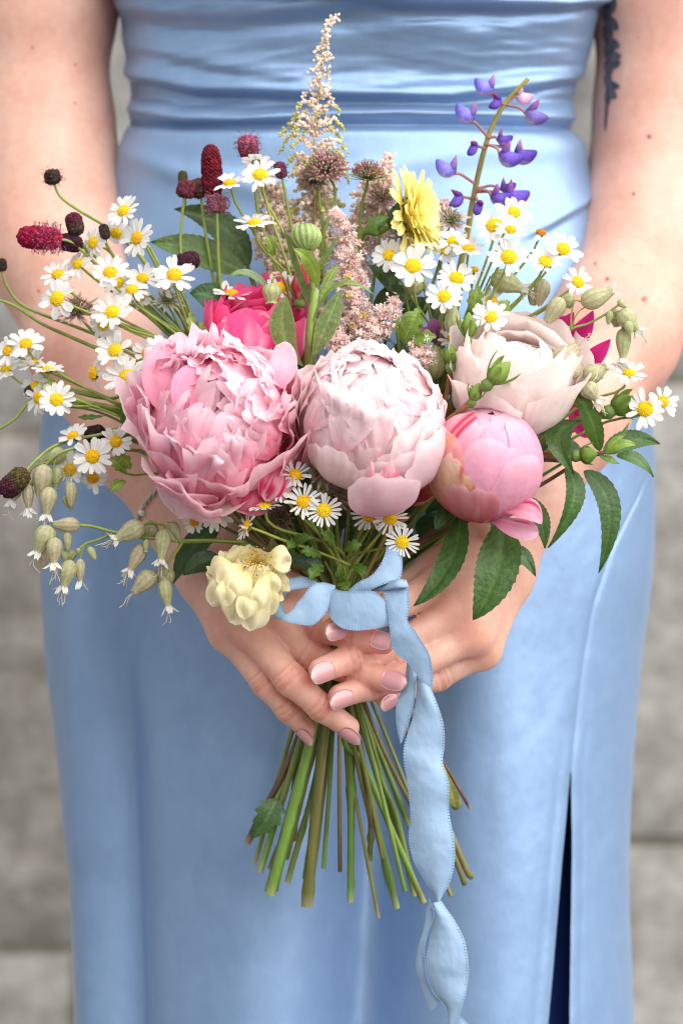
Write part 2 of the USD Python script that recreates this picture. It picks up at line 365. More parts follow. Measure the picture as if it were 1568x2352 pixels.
def surface_nets(F, G):
    ins = F < 0
    n = np.zeros(tuple(x - 1 for x in F.shape), np.int8)
    for c in np.ndindex(2, 2, 2): n += ins[c[0]:F.shape[0] - 1 + c[0], c[1]:F.shape[1] - 1 + c[1], c[2]:F.shape[2] - 1 + c[2]]
    act = np.argwhere((n > 0) & (n < 8)); idx = np.full(n.shape, -1, np.int32); idx[tuple(act.T)] = np.arange(len(act))
    acc = np.zeros((len(act), 3)); cnt = np.zeros(len(act))
    cs = list(np.ndindex(2, 2, 2))
    for a in cs:
        for ax in range(3):
            if a[ax]: continue
            b = list(a); b[ax] = 1
            fa = F[tuple((act + a).T)]; fb = F[tuple((act + b).T)]
            x = (fa < 0) != (fb < 0); t = np.where(x, fa / np.where(x, fa - fb, 1), 0)
            q = np.tile(np.array(a, float), (len(act), 1)); q[:, ax] = t
            acc[x] += q[x]; cnt[x] += 1
    pos = act + acc / cnt[:, None]
    V = np.stack([np.interp(pos[:, i], np.arange(len(G[i])), G[i]) for i in range(3)], 1)
    faces = []
    for ax in range(3):
        o1, o2 = (ax + 1) % 3, (ax + 2) % 3
        A = [slice(None)] * 3; B = [slice(None)] * 3; A[ax] = slice(0, -1); B[ax] = slice(1, None)
        ch = np.argwhere(ins[tuple(A)] != ins[tuple(B)])
        ch = ch[(ch[:, o1] > 0) & (ch[:, o2] > 0) & (ch[:, o1] < F.shape[o1] - 1) & (ch[:, o2] < F.shape[o2] - 1)]
        def at(d1, d2):
            c = ch.copy(); c[:, o1] += d1; c[:, o2] += d2; return idx[tuple(c.T)]
        q = np.stack([at(-1, -1), at(0, -1), at(0, 0), at(-1, 0)], 1)
        flip = ~ins[tuple(ch.T)]
        q[flip] = q[flip][:, ::-1]
        faces.append(q)
    return V, np.vstack(faces)

_F = field()
BV, BQ = surface_nets(_F, (GX, GY, GZ))
from scipy.interpolate import RegularGridInterpolator
SDF = RegularGridInterpolator((GX, GY, GZ), _F, bounds_error=False, fill_value=0.08)
del _F
BT = np.vstack([BQ[:, [0, 1, 2]], BQ[:, [0, 2, 3]]])
_e = np.vstack([BT[:, [0, 1]], BT[:, [1, 2]], BT[:, [2, 0]]]); _e = np.vstack([_e, _e[:, ::-1]])
for _lam in (0.5, -0.52, 0.5, -0.52, 0.5):
    _a = np.zeros_like(BV); _c = np.zeros(len(BV)); np.add.at(_a, _e[:, 0], BV[_e[:, 1]]); np.add.at(_c, _e[:, 0], 1)
    BV = BV + _lam * (_a / np.maximum(_c, 1)[:, None] - BV)
_m = trimesh.Trimesh(BV, BT, process=False)
person = thing("person", "person in a pale blue satin dress, both hands clasped round the bouquet", "person", (0, CY, 0))
def flush(V):
    """where the blood shows: knuckles, joints, finger ends and the fine lines across them"""
    c = np.ones((len(V), 3)); hz = (V[:, 2] < 0.93) & (V[:, 2] > 0.74); idx = np.where(hz)[0]; p = V[idx]; k = np.ones((len(p), 3))
    for key, (pts, rr) in FING.items():
        for j, rad, amt in ((0, 0.011, 0.35), (1, 0.009, 0.5), (2, 0.007, 0.4)):
            g = np.exp(-(np.linalg.norm(p - pts[j] - np.array([0, -rr[j], 0]), axis=1) / rad) ** 2)[:, None] * amt; k *= 1 - g * np.array([0.14, 0.42, 0.46])
        tip = np.exp(-(np.linalg.norm(p - pts[3], axis=1) / 0.012) ** 2)[:, None]; k *= 1 - tip * np.array([0.03, 0.24, 0.22])
        for j, w in ((1, 0.0008), (2, 0.0007)):
            t = unit(pts[j + 1] - pts[j - 1]); back = np.array([0, -1.0, 0]); back = unit(back - t * (back @ t)); q = p - pts[j]; s = q @ t
            near = np.exp(-(np.linalg.norm(q, axis=1) / 0.0115) ** 4) * np.clip((q @ back) / 0.005, 0, 1); sb = s + 0.12 * (q @ np.cross(t, back)) ** 2 / 0.006
            ln = near * sum(np.exp(-((sb - o) / w) ** 2) for o in (0.0032, 0.0012, -0.0010, -0.0048)); k *= 1 - np.clip(ln, 0, 1)[:, None] * np.array([0.22, 0.38, 0.42])
    c[idx] = k
    arm = sstep_(0.0, 1.0, fbm(V * 14, 3, 77))[:, None]; return c * (1 - (arm - 0.5) * np.array([0.02, 0.16, 0.16]))
def sstep_(a, b, x): t = np.clip((x - a) / (b - a), 0, 1); return t * t * (3 - 2 * t)
obj("body", _m, "skin", person, smooth=True, color=flush(BV))

def skin_hit(px, py, start=0.0):
    """the point of the skin seen at this place of the photograph, and its normal"""
    o = np.array([0, -DC, ZC]); d = unit(P(px, py, 0.1) - o); t = DC + start
    for _ in range(60):
        e = float(SDF(o + d * t)[0])
        if abs(e) < 1e-4: break
        t += e * 0.8
    p = o + d * t; h = 0.003
    nn = np.array([float(SDF(p + h * u)[0]) - float(SDF(p - h * u)[0]) for u in np.eye(3)])
    return p, unit(nn)

# fingernails
def nail(key, dorsal, L=0.0145, W=0.0118, back=0.0045, lift=0.0):
    pts, rr = FING[key]; t = unit(pts[3] - pts[2]); n = np.asarray(dorsal, float); n = unit(n - t * (n @ t)); b = np.cross(t, n)
    r = rr[3]; nu, nv = 13, 9
    u, w = np.meshgrid(np.linspace(0, 1, nu), np.linspace(-1, 1, nv), indexing="ij")
    prof = np.clip(1 - (np.abs(u - 0.44) / 0.565) ** 2.6, 0, 1) ** 0.62
    a = w * prof * (W * 0.94 / 2) / (r * 1.02)
    ax = -back + u * L
    rad = r + 0.0006 - 0.0002 * w ** 2 - np.clip(ax - r * 0.55, 0, 1) ** 2 * 14 + lift
    top = pts[3] + t * ax[..., None] + (n * np.cos(a)[..., None] + b * np.sin(a)[..., None]) * rad[..., None]
    bot = top - n * 0.0009
    v = np.vstack([top.reshape(-1, 3), bot.reshape(-1, 3)]); f = grid_faces(nu, nv); m = nu * nv
    loop = [i * nv for i in range(nu)] + [(nu - 1) * nv + j for j in range(1, nv)] + [i * nv + nv - 1 for i in range(nu - 2, -1, -1)] + [j for j in range(nv - 2, 0, -1)]
    l1 = np.array(loop); l2 = np.roll(l1, -1)
    f = np.vstack([f, f[:, ::-1] + m, np.stack([l1, l2, l2 + m], 1), np.stack([l1, l2 + m, l1 + m], 1)])
    if np.cross(v[f[0, 1]] - v[f[0, 0]], v[f[0, 2]] - v[f[0, 0]]) @ n < 0: f = f[:, ::-1]
    tip = np.clip((u - 0.72) / 0.2, 0, 1)[..., None]
    c = np.array([0.53, 0.255, 0.27]) * (1 - tip) + np.array([0.60, 0.37, 0.35]) * tip
    c = np.vstack([c.reshape(-1, 3)] * 2)
    obj("fingernail", (v, f), "nail", person, smooth=True, color=c)
nail("L0", (0.15, -1, 0.25), 0.0135, 0.0120)
nail("L1", (0.10, -1, 0.10), 0.0150, 0.0128)
nail("L2", (-0.35, -0.8, -0.55), 0.0140, 0.0112)
nail("L3", (-0.55, -0.7, -0.45), 0.0125, 0.0098)
nail("R0", (0.0, -1, -0.15), 0.0130, 0.0126)
nail("R1", (-0.1, -1, -0.25), 0.0150, 0.0134)
nail("R2", (-0.05, -1, -0.35), 0.0150, 0.0124)
nail("R3", (-0.1, -1, -0.45), 0.0125, 0.0105)

# tattoo and moles lie in the skin
def skin_patch(outline, lift=0.0004):
    pts = np.array([skin_hit(x, y)[0] + skin_hit(x, y)[1] * lift for x, y in outline]); c = np.mean(outline, 0)
    p0, n0 = skin_hit(*c); k = len(pts)
    return np.vstack([pts, p0 + n0 * lift]), np.stack([np.full(k, k), (np.arange(k) + 1) % k, np.arange(k)], 1)
def leafshape(cx, cy, L, W, ang, k=10):
    a = np.linspace(0, 2 * np.pi, k, endpoint=False); x = L * np.cos(a); y = W * np.sin(a) * (1 - 0.25 * np.cos(a)); c_, s_ = math.cos(ang), math.sin(ang)
    return [(cx + c_ * p - s_ * q, cy + s_ * p + c_ * q) for p, q in zip(x, y)]
tat = MB()
for cx, cy, L, W, an in [(1404, 6, 22, 13, 1.4), (1394, 34, 26, 11, 1.6), (1408, 54, 18, 11, 0.9), (1396, 80, 26, 12, 1.5), (1410, 100, 16, 11, 0.5), (1399, 118, 24, 12, 1.6), (1416, 128, 12, 9, 0.2), (1413, 146, 14, 10, -0.3),
                          (1398, 156, 22, 10, 1.55), (1397, 188, 22, 9, 1.5), (1411, 196, 13, 9, 0.3), (1405, 214, 16, 10, 0.8), (1396, 228, 18, 7, 1.6), (1393, 258, 24, 4, 1.6), (1391, 284, 18, 3, 1.6)]:
    v, f = skin_patch(leafshape(cx, cy, L, W, an, 16)); tat.add(v, f, (0, 0, 0))
tat.build("tattoo", "ink", person, label="faded dark botanical tattoo on the inner upper arm")
for x, y, r in [(1491, 313, 5.5), (1455, 445, 4), (1395, 640, 5), (1480, 686, 6), (1367, 605, 3), (75, 108, 3), (173, 148, 3), (172, 236, 3), (90, 668, 3.5), (1400, 82, 2), (1352, 885, 3), (1466, 86, 2)]:
    v, f = skin_patch(leafshape(x, y, r, r * 0.85, 0.4), 0.0005)
    obj("mole", (v, f), "mole", person)

# ------------------------------------------------------------------ the dress
EL = np.array([(-400, 262), (-100, 258), (0, 268), (100, 285), (200, 298), (250, 301), (285, 296), (350, 276), (420, 258), (470, 250), (600, 205), (800, 130), (960, 98), (1100, 91), (1250, 92), (1500, 106), (1700, 132), (1900, 158), (2000, 171), (2200, 178), (2352, 180), (3300, 175), (4000, 165)], float)
ER = np.array([(-400, 1385), (-100, 1385), (0, 1376), (40, 1366), (100, 1358), (170, 1338), (200, 1324), (285, 1312), (310, 1318), (350, 1338), (400, 1350), (440, 1360), (520, 1392), (700, 1440), (900, 1480), (1060, 1500), (1200, 1500), (1300, 1496), (1500, 1472), (1700, 1452), (1900, 1441), (2000, 1440), (2200, 1446), (2352, 1452), (3300, 1475), (4000, 1490)], float)
def sl_interp(tab, y):
    from scipy.interpolate import PchipInterpolator
    return PchipInterpolator(tab[:, 0], tab[:, 1])(y)
DEP = np.array([(-400, 0.120), (-80, 0.125), (30, 0.108), (150, 0.096), (285, 0.088), (400, 0.094), (600, 0.106), (900, 0.112), (1300, 0.112), (1800, 0.112), (2352, 0.115), (4000, 0.13)], float)
def curve(pts): 
    pts = np.array(pts, float); return lambda x: np.interp(x, pts[:, 0], pts[:, 1])
def ridge(px, py, c, amp, wu, wd, x0=-1e9, x1=1e9, soft=120.0):
    d = py - c(px); w = np.where(d < 0, wu, wd)
    win = 1 / (1 + np.exp(-(px - x0) / soft * 4)) / (1 + np.exp((px - x1) / soft * 4))
    return amp * np.exp(-(d / w) ** 2) * win
def step(px, py, c, amp, w, fade):
    """an overlapping edge: cloth above lies proud by amp and falls back below the curve"""
    d = py - c(px); return amp / (1 + np.exp(d / w * 3)) * np.exp(-np.clip(-d, 0, None) / fade)
R1 = curve([(260, 165), (350, 182), (450, 203), (784, 215), (1034, 219), (1134, 206), (1234, 192), (1340, 172)])
R2 = curve([(260, 240), (320, 254), (425, 270), (550, 273), (675, 267), (784, 259), (934, 257), (1134, 262), (1320, 270)])
SEAM = curve([(260, 280), (300, 284), (425, 290), (625, 287), (784, 285), (1034, 286), (1320, 294)])
TOP = curve([(250, -40), (600, -25), (784, 0), (934, 16), (1274, 22), (1380, 8)])
PA = curve([(250, 5), (380, 25), (520, 28), (700, 18), (850, 2), (1000, -20)])
PB = curve([(260, 95), (380, 118), (560, 160), (720, 178)])
PC = curve([(900, 60), (1100, 75), (1250, 60), (1360, 35)])
def folds(px, py):
    d = 0
    d = d + step(px, py, TOP, 0.016, 8, 90)
    d = d + ridge(px, py, R1, 0.0062, 30, 9) - ridge(px, py, lambda x: R1(x) + 17, 0.0030, 10, 14)
    d = d + ridge(px, py, R2, 0.0050, 22, 12) - ridge(px, py, lambda x: 0.5 * (R1(x) + R2(x)) + 4, 0.0022, 12, 12)
    d = d - ridge(px, py, SEAM, 0.0052, 9, 7)
    d = d + ridge(px, py, lambda x: SEAM(x) + 22, 0.0018, 12, 60)
    d = d + ridge(px, py, PA, 0.0040, 30, 16, x1=980) - ridge(px, py, lambda x: PA(x) + 34, 0.0026, 16, 26, x1=900)
    d = d + ridge(px, py, PB, 0.0028, 30, 16, x1=700) + ridge(px, py, PC, 0.0024, 22, 24, x0=880)
    up = np.clip((330 - py) / 80, 0, 1)
    q = np.stack([px / 330.0, py / 60.0 + px / 900.0, np.zeros_like(px)], -1)
    d = d + up * 0.0045 * (fbm(q, 3, 5) - 0.5)
    q = np.stack([px / 160.0, py / 22.0 + px / 500.0, np.zeros_like(px)], -1)
    d = d + up * 0.0012 * (fbm(q, 2, 9) - 0.5)
    q = np.stack([px / 260.0, (py + 0.22 * (px - 784)) / 24.0, np.full_like(px, 3.3)], -1); d = d + up * 0.0024 * (fbm(q, 2, 14) - 0.5) / (1 + np.exp((px - 700) / 60))
    q = np.stack([px / 260.0, (py - 0.16 * (px - 784)) / 26.0, np.full_like(px, 5.1)], -1); d = d + up * 0.0022 * (fbm(q, 2, 15) - 0.5) / (1 + np.exp((850 - px) / 60))
    # hip: drag lines and the pocket edge at the right
    hip = np.clip((py - 285) / 40, 0, 1) * np.clip((1000 - py) / 400, 0, 1)
    d = d + hip * ridge(px, py, curve([(250, 330), (340, 368), (430, 402), (620, 430), (900, 400)]), 0.0040, 26, 34, x0=280, x1=620)
    d = d + hip * ridge(px, py, curve([(800, 400), (1100, 345), (1330, 330)]), 0.0022, 26, 40, x0=800)
    d = d + hip * step(px, py, curve([(1180, 560), (1260, 520), (1340, 472), (1375, 430)]), 0.0050, 9, 60) * np.clip((px - 1180) / 80, 0, 1)
    # skirt: two thighs, the hollow between, long soft folds
    low = np.clip((py - 900) / 1100, 0, 1); low = low * low * (3 - 2 * low)
    d = d + low * (0.020 * np.exp(-((px - 610 + (py - 1500) * 0.05) / 190) ** 2) + 0.012 * np.exp(-((px - 1150) / 150) ** 2) - 0.038 * np.exp(-((px - 870 + (py - 1800) * 0.07) / 115) ** 2))
    l2 = np.clip((py - 1050) / 900, 0, 1); l2 = l2 * l2 * (3 - 2 * l2)
    d = d - l2 * 0.017 * np.exp(-((px - 265 - (py - 1500) * 0.04) / 55) ** 2) + l2 * 0.009 * np.exp(-((px - 180 - (py - 1500) * 0.05) / 45) ** 2)
    q = np.stack([px / 210.0 + py / 1500.0, py / 900.0 - px / 700.0, 0.37 + px / 900.0], -1)
    d = d + np.clip((py - 400) / 500, 0, 1) * 0.006 * (fbm(q, 3, 21) - 0.5)
    q = np.stack([(px + 0.4 * py) / 42.0, (py - 0.3 * px) / 80.0, np.zeros_like(px)], -1)
    d = d + np.clip((py - 350) / 300, 0, 1) * 0.0005 * (fbm(q, 3, 33) - 0.5)
    return d
SLITX = curve([(0, 1476)]) ; _sl = np.array([(1060, 1492), (1130, 1470), (1260, 1402), (1400, 1356), (1550, 1330), (1780, 1302), (2000, 1302), (2352, 1297), (4000, 1290)], float)
_sr = np.array([(1060, 1492), (1130, 1470), (1260, 1402), (1400, 1356), (1550, 1330), (1780, 1300), (2000, 1276), (2352, 1243), (4000, 1120)], float)
def dress_surface(pys, th, disp=True, inset=0.0):
    """pys rows; th (rows, n) angles, 0 = the wearer's left side (photo right), -pi/2 = front"""
    l, r, dp = sl_interp(EL, pys), sl_interp(ER, pys), sl_interp(DEP, pys)
    from scipy.ndimage import gaussian_filter1d
    s = sc(CY); xl, xr = (l - 784) * s, (r - 784) * s
    cx, w = (xl + xr) / 2, (xr - xl) / 2 - inset; z = ZC - (pys - 1176) * s
    c, sn = np.cos(th), np.sin(th); e = 0.86
    X = cx[:, None] + w[:, None] * np.sign(c) * np.abs(c) ** e
    Y = CY + (dp[:, None] - inset) * np.sign(sn) * np.abs(sn) ** e
    Z = np.broadcast_to(z[:, None], X.shape)
    V = np.stack([X, Y, Z], -1)
    if disp:
        ss = sc(0) * (DC + Y) / DC; px = X / ss + 784; py = 1176 - (Z - ZC) / ss
        front = 1 / (1 + np.exp((Y - CY + 0.02) / 0.012))
        n = np.stack([c / np.maximum(w[:, None], 1e-3), sn / np.maximum(dp[:, None], 1e-3), np.zeros_like(c)], -1); n /= np.linalg.norm(n, axis=-1, keepdims=True)
        V = V + n * (folds(px, py) * front)[..., None]
    return V
NA = 420
# bodice: from above the frame to just below the waist seam
rowsA = np.linspace(-330, 300, 330)
thA = np.linspace(0, 2 * np.pi, NA, endpoint=False)
# more columns on the front
thA = thA + 0.45 * np.cos(thA) * 0
VA = dress_surface(rowsA, np.broadcast_to(thA, (len(rowsA), NA)))
dress = obj("dress", (VA.reshape(-1, 3), grid_faces(len(rowsA), NA, True)), "satin", person, smooth=True, label="draped pleated bodice of the satin dress") if False else None
def x_to_theta(pys, px):
    """front angle whose surface point is seen at px (one per row)"""
    out = np.empty(len(pys)); cand = np.linspace(-np.pi * 0.999, -0.001, 900)
    for i0 in range(0, len(pys)):
        V = dress_surface(pys[i0:i0 + 1], cand[None], disp=False)[0]
        q = V[:, 0] / (sc(0) * (DC + V[:, 1]) / DC) + 784
        k = np.argmin(np.abs(q - px[i0])); out[i0] = cand[k]
    from scipy.ndimage import gaussian_filter1d
    return gaussian_filter1d(out, 3)
rowsB = np.concatenate([np.linspace(-330, 330, 340), np.linspace(333, 2500, 440), np.linspace(2520, 3840, 40)])
py_s = np.maximum(rowsB, 1060)
# rows are measured at the side silhouette; the front is nearer, so look the seam up at the row's own height in the picture
ratio = (DC + CY) / (DC + 0.09)
pyf = 1176 + (rowsB - 1176) * ratio
t0 = x_to_theta(rowsB, np.interp(np.maximum(pyf, 1060), _sl[:, 0], _sl[:, 1]))
t1 = x_to_theta(rowsB, np.interp(np.maximum(pyf, 1060), _sr[:, 0], _sr[:, 1]))
t1 = np.where(pyf < 1785, t0, t1)
t1 = t1 + 2 * np.pi
uu = np.linspace(0, 1, 460); uu = uu + 0.0
thB = t0[:, None] + (t1 - t0)[:, None] * uu[None]
VB = dress_surface(rowsB, thB)
# the stitched seam above the slit, and the slit's free edges
gap = np.clip((pyf - 1060) / 60, 0, 1)
arc = np.minimum(np.arange(460), 459 - np.arange(460)) * 1.0
VB[:, :, 1] += (0.0009 * gap)[:, None] * np.exp(-(arc / 1.0) ** 2)[None]
VB[:, :, 1] += (0.0006 * gap)[:, None] * np.exp(-((arc - 5) / 1.2) ** 2)[None] * np.clip((pyf - 1600) / 300, 0, 1)[:, None]
dress = obj("dress", (VB.reshape(-1, 3), grid_faces(len(rowsB), 460)), "satin", person, smooth=True, label="pale blue satin dress with draped bodice, waist seam and side slit")
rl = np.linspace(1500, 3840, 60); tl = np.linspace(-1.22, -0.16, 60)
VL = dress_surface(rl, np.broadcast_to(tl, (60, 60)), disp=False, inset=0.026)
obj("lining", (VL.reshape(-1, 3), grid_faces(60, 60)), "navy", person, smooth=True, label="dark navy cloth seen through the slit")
# top of the bodice closed by the cloth turned inwards
VT = dress_surface(np.array([-330.0, -331.0]), np.broadcast_to(np.linspace(0, 2 * np.pi, 80, endpoint=False), (2, 80)), disp=False)
# ------------------------------------------------------------------ plant builders
def lerp(a, b, t): t = np.asarray(t)[..., None]; return np.asarray(a, float) * (1 - t) + np.asarray(b, float) * t
def sstep(a, b, x): t = np.clip((x - a) / (b - a), 0, 1); return t * t * (3 - 2 * t)
def rot_axis(v, ax, ang):
    ax = unit(ax); return v * math.cos(ang) + np.cross(ax, v) * math.sin(ang) + ax * (ax @ v) * (1 - math.cos(ang))
def jitter_axis(n, amt, r): return unit(np.asarray(n, float) + r.normal(0, amt, 3))
BIND = (772, 1468, 0.004)

def strap(o, B, az, L, W, el0, el1, r0=0.0, nu=7, nv=5, round_=0.22, notch=0.0, cup=0.12, wavy=0.0, taper=0.45, point=0.0, ph=0.0):
    """a strap-shaped petal running outwards from the axis B[:,2]; returns vertices, faces, t, s"""
    er = B[:, 0] * math.cos(az) + B[:, 1] * math.sin(az); et = -B[:, 0] * math.sin(az) + B[:, 1] * math.cos(az); n = B[:, 2]
    t, s = np.meshgrid(np.linspace(0, 1, nu), np.linspace(-1, 1, nv), indexing="ij")
    tt = t * (1 - round_ * np.abs(s) ** 2.5 * t - notch * (0.5 + 0.5 * np.cos(s * 2 * np.pi)) * t)
    w = W * (taper + (1 - taper) * np.sin(np.clip(tt * 1.15, 0, 1) * np.pi / 2)) * (1 - point * tt ** 2.2) / 2
    k = 40; q = np.linspace(0, 1, k); el = el0 + (el1 - el0) * q
    R = np.concatenate([[0], np.cumsum(np.cos(el[:-1]) / (k - 1))]) * L; H = np.concatenate([[0], np.cumsum(np.sin(el[:-1]) / (k - 1))]) * L
    r = r0 + np.interp(tt, q, R); h = np.interp(tt, q, H)
    h = h + cup * w * s ** 2 + wavy * L * tt ** 2 * np.sin(s * 3.2 + ph + tt * 4)
    v = o + r[..., None] * er + (w * s)[..., None] * et + h[..., None] * n
    return v.reshape(-1, 3), grid_faces(nu, nv), tt.ravel(), s.ravel()

def leaf_mesh(base, ctrl, tip, width, nrm=(0.1, -1, 0.3), fold=0.22, serr=0.0, nser=11, nu=30, nv=11, peak=0.38, lobes=0, curl=0.0, veins=1.0, twist=0.0, wav=0.0, ph=0.0, pw=0.82):
    base, ctrl, tip = (np.asarray(x, float) for x in (base, ctrl, tip))
    t = np.linspace(0, 1, nu); path = ((1 - t) ** 2)[:, None] * base + (2 * t * (1 - t))[:, None] * ctrl + (t ** 2)[:, None] * tip
    tan = np.gradient(path, axis=0); tan /= np.linalg.norm(tan, axis=1, keepdims=True)
    n = np.asarray(nrm, float)[None] - tan * (tan @ np.asarray(nrm, float))[:, None]; n /= np.linalg.norm(n, axis=1, keepdims=True)
    b = np.cross(tan, n)
    if twist:
        a = twist * t[:, None]; n, b = n * np.cos(a) + b * np.sin(a), b * np.cos(a) - n * np.sin(a)
    e = math.log(0.5) / math.log(peak); prof = np.sin(np.pi * t ** e) ** pw; prof[0] = 0.04; prof[-1] = 0.0
    if lobes: prof = prof * (0.42 + 0.58 * np.abs(np.sin(t * np.pi * lobes)) ** 0.6)
    s = np.linspace(-1, 1, nv)
    edge = 1 + serr * ((t * nser) % 1.0 - 0.5)
    S, Tt = np.meshgrid(s, t)
    w = (prof * width / 2)[:, None] * (1 + (edge - 1)[:, None] * np.abs(S) ** 4)
    vein = np.cos((Tt * 9 - np.abs(S) * 2.4) * 2 * np.pi)
    h = fold * w * (np.abs(S) - 0.15) + veins * 0.02 * width * vein * np.abs(S) * (1 - np.abs(S)) * 2 - 0.015 * width * np.exp(-(S / 0.08) ** 2) - curl * w * S ** 2 + wav * width * Tt ** 1.5 * np.sin(S * 4.2 + Tt * 5 + ph)
    V = path[:, None] + (w * S)[..., None] * b[:, None] + h[..., None] * n[:, None]
    mid = np.exp(-(S / 0.10) ** 2); vn = sstep(0.80, 1.0, -vein + 0.0) * (1 - np.abs(S) ** 3)
    return V.reshape(-1, 3), grid_faces(nu, nv), Tt.ravel(), S.ravel(), np.maximum(mid, 0.55 * vn).ravel()

G_DARK, G_MID, G_LIGHT, G_YEL, G_GREY = (0.05, 0.105, 0.022), (0.10, 0.19, 0.037), (0.22, 0.32, 0.05), (0.36, 0.44, 0.08), (0.14, 0.22, 0.095)
def leaf(parent, base, ctrl, tip, width, col=G_MID, vein=None, name="leaf", label=None, edge=None, thick=0.00035, **kw):
    """base, ctrl, tip: (px, py, Y); width in chart units"""
    v, f, t, s, m = leaf_mesh(P(*base), P(*ctrl), P(*tip), width * sc(base[2]), **kw)
    col = np.asarray(col, float); vein = col * 1.7 + 0.02 if vein is None else np.asarray(vein)
    q = 0.8 + 0.4 * fbm(v * 160, 3, 3)
    c = lerp(col, vein, m * 0.6) * q[:, None]
    if edge is not None: c = lerp2(c, np.asarray(edge), np.clip((np.abs(s) - 0.9) * 10, 0, 1) * 0.6)
    return obj(name, (v, f), "leaf", parent, True, c, label)
def lerp2(a, b, t): t = t[:, None]; return a * (1 - t) + b * t

def stem(parent, pts, r, col, name="stem", n=None, k=7, col2=None, label=None):
    pts = [P(*p) if len(p) == 3 and abs(p[0]) > 1 else np.asarray(p, float) for p in pts]
    n = n or 6 + 5 * len(pts); r = np.interp(np.linspace(0, 1, n), np.linspace(0, 1, np.size(r)), np.atleast_1d(r)); q = np.random.default_rng(int(abs(pts[0].sum()) * 1e5))
    if n >= 40:
        for j in q.integers(1, n // 2, 3): r = r * (1 + 0.24 * np.exp(-((np.arange(n) - j) / 0.7) ** 2))
    v, f = tube(pts, r, n, k)
    t = np.concatenate([np.repeat(np.linspace(0, 1, n), k), [0, 1]])
    patch = sstep(.5, .75, fbm(v * [60, 60, 25] + 7, 2, int(q.integers(99))))
    c = lerp(col, col if col2 is None else col2, t) * (0.85 + 0.3 * fbm(v * [300, 300, 60], 3, 8))[:, None]
    if n >= 40: c = lerp2(c, np.array((0.15, 0.10, 0.04)), patch * 0.55); c[n * k] = (0.62, 0.60, 0.36); c[:k] = c[:k] * 0.6 + np.array((0.5, 0.48, 0.28)) * 0.4
    return obj(name, (v, f), "stem", parent, True, c, label)

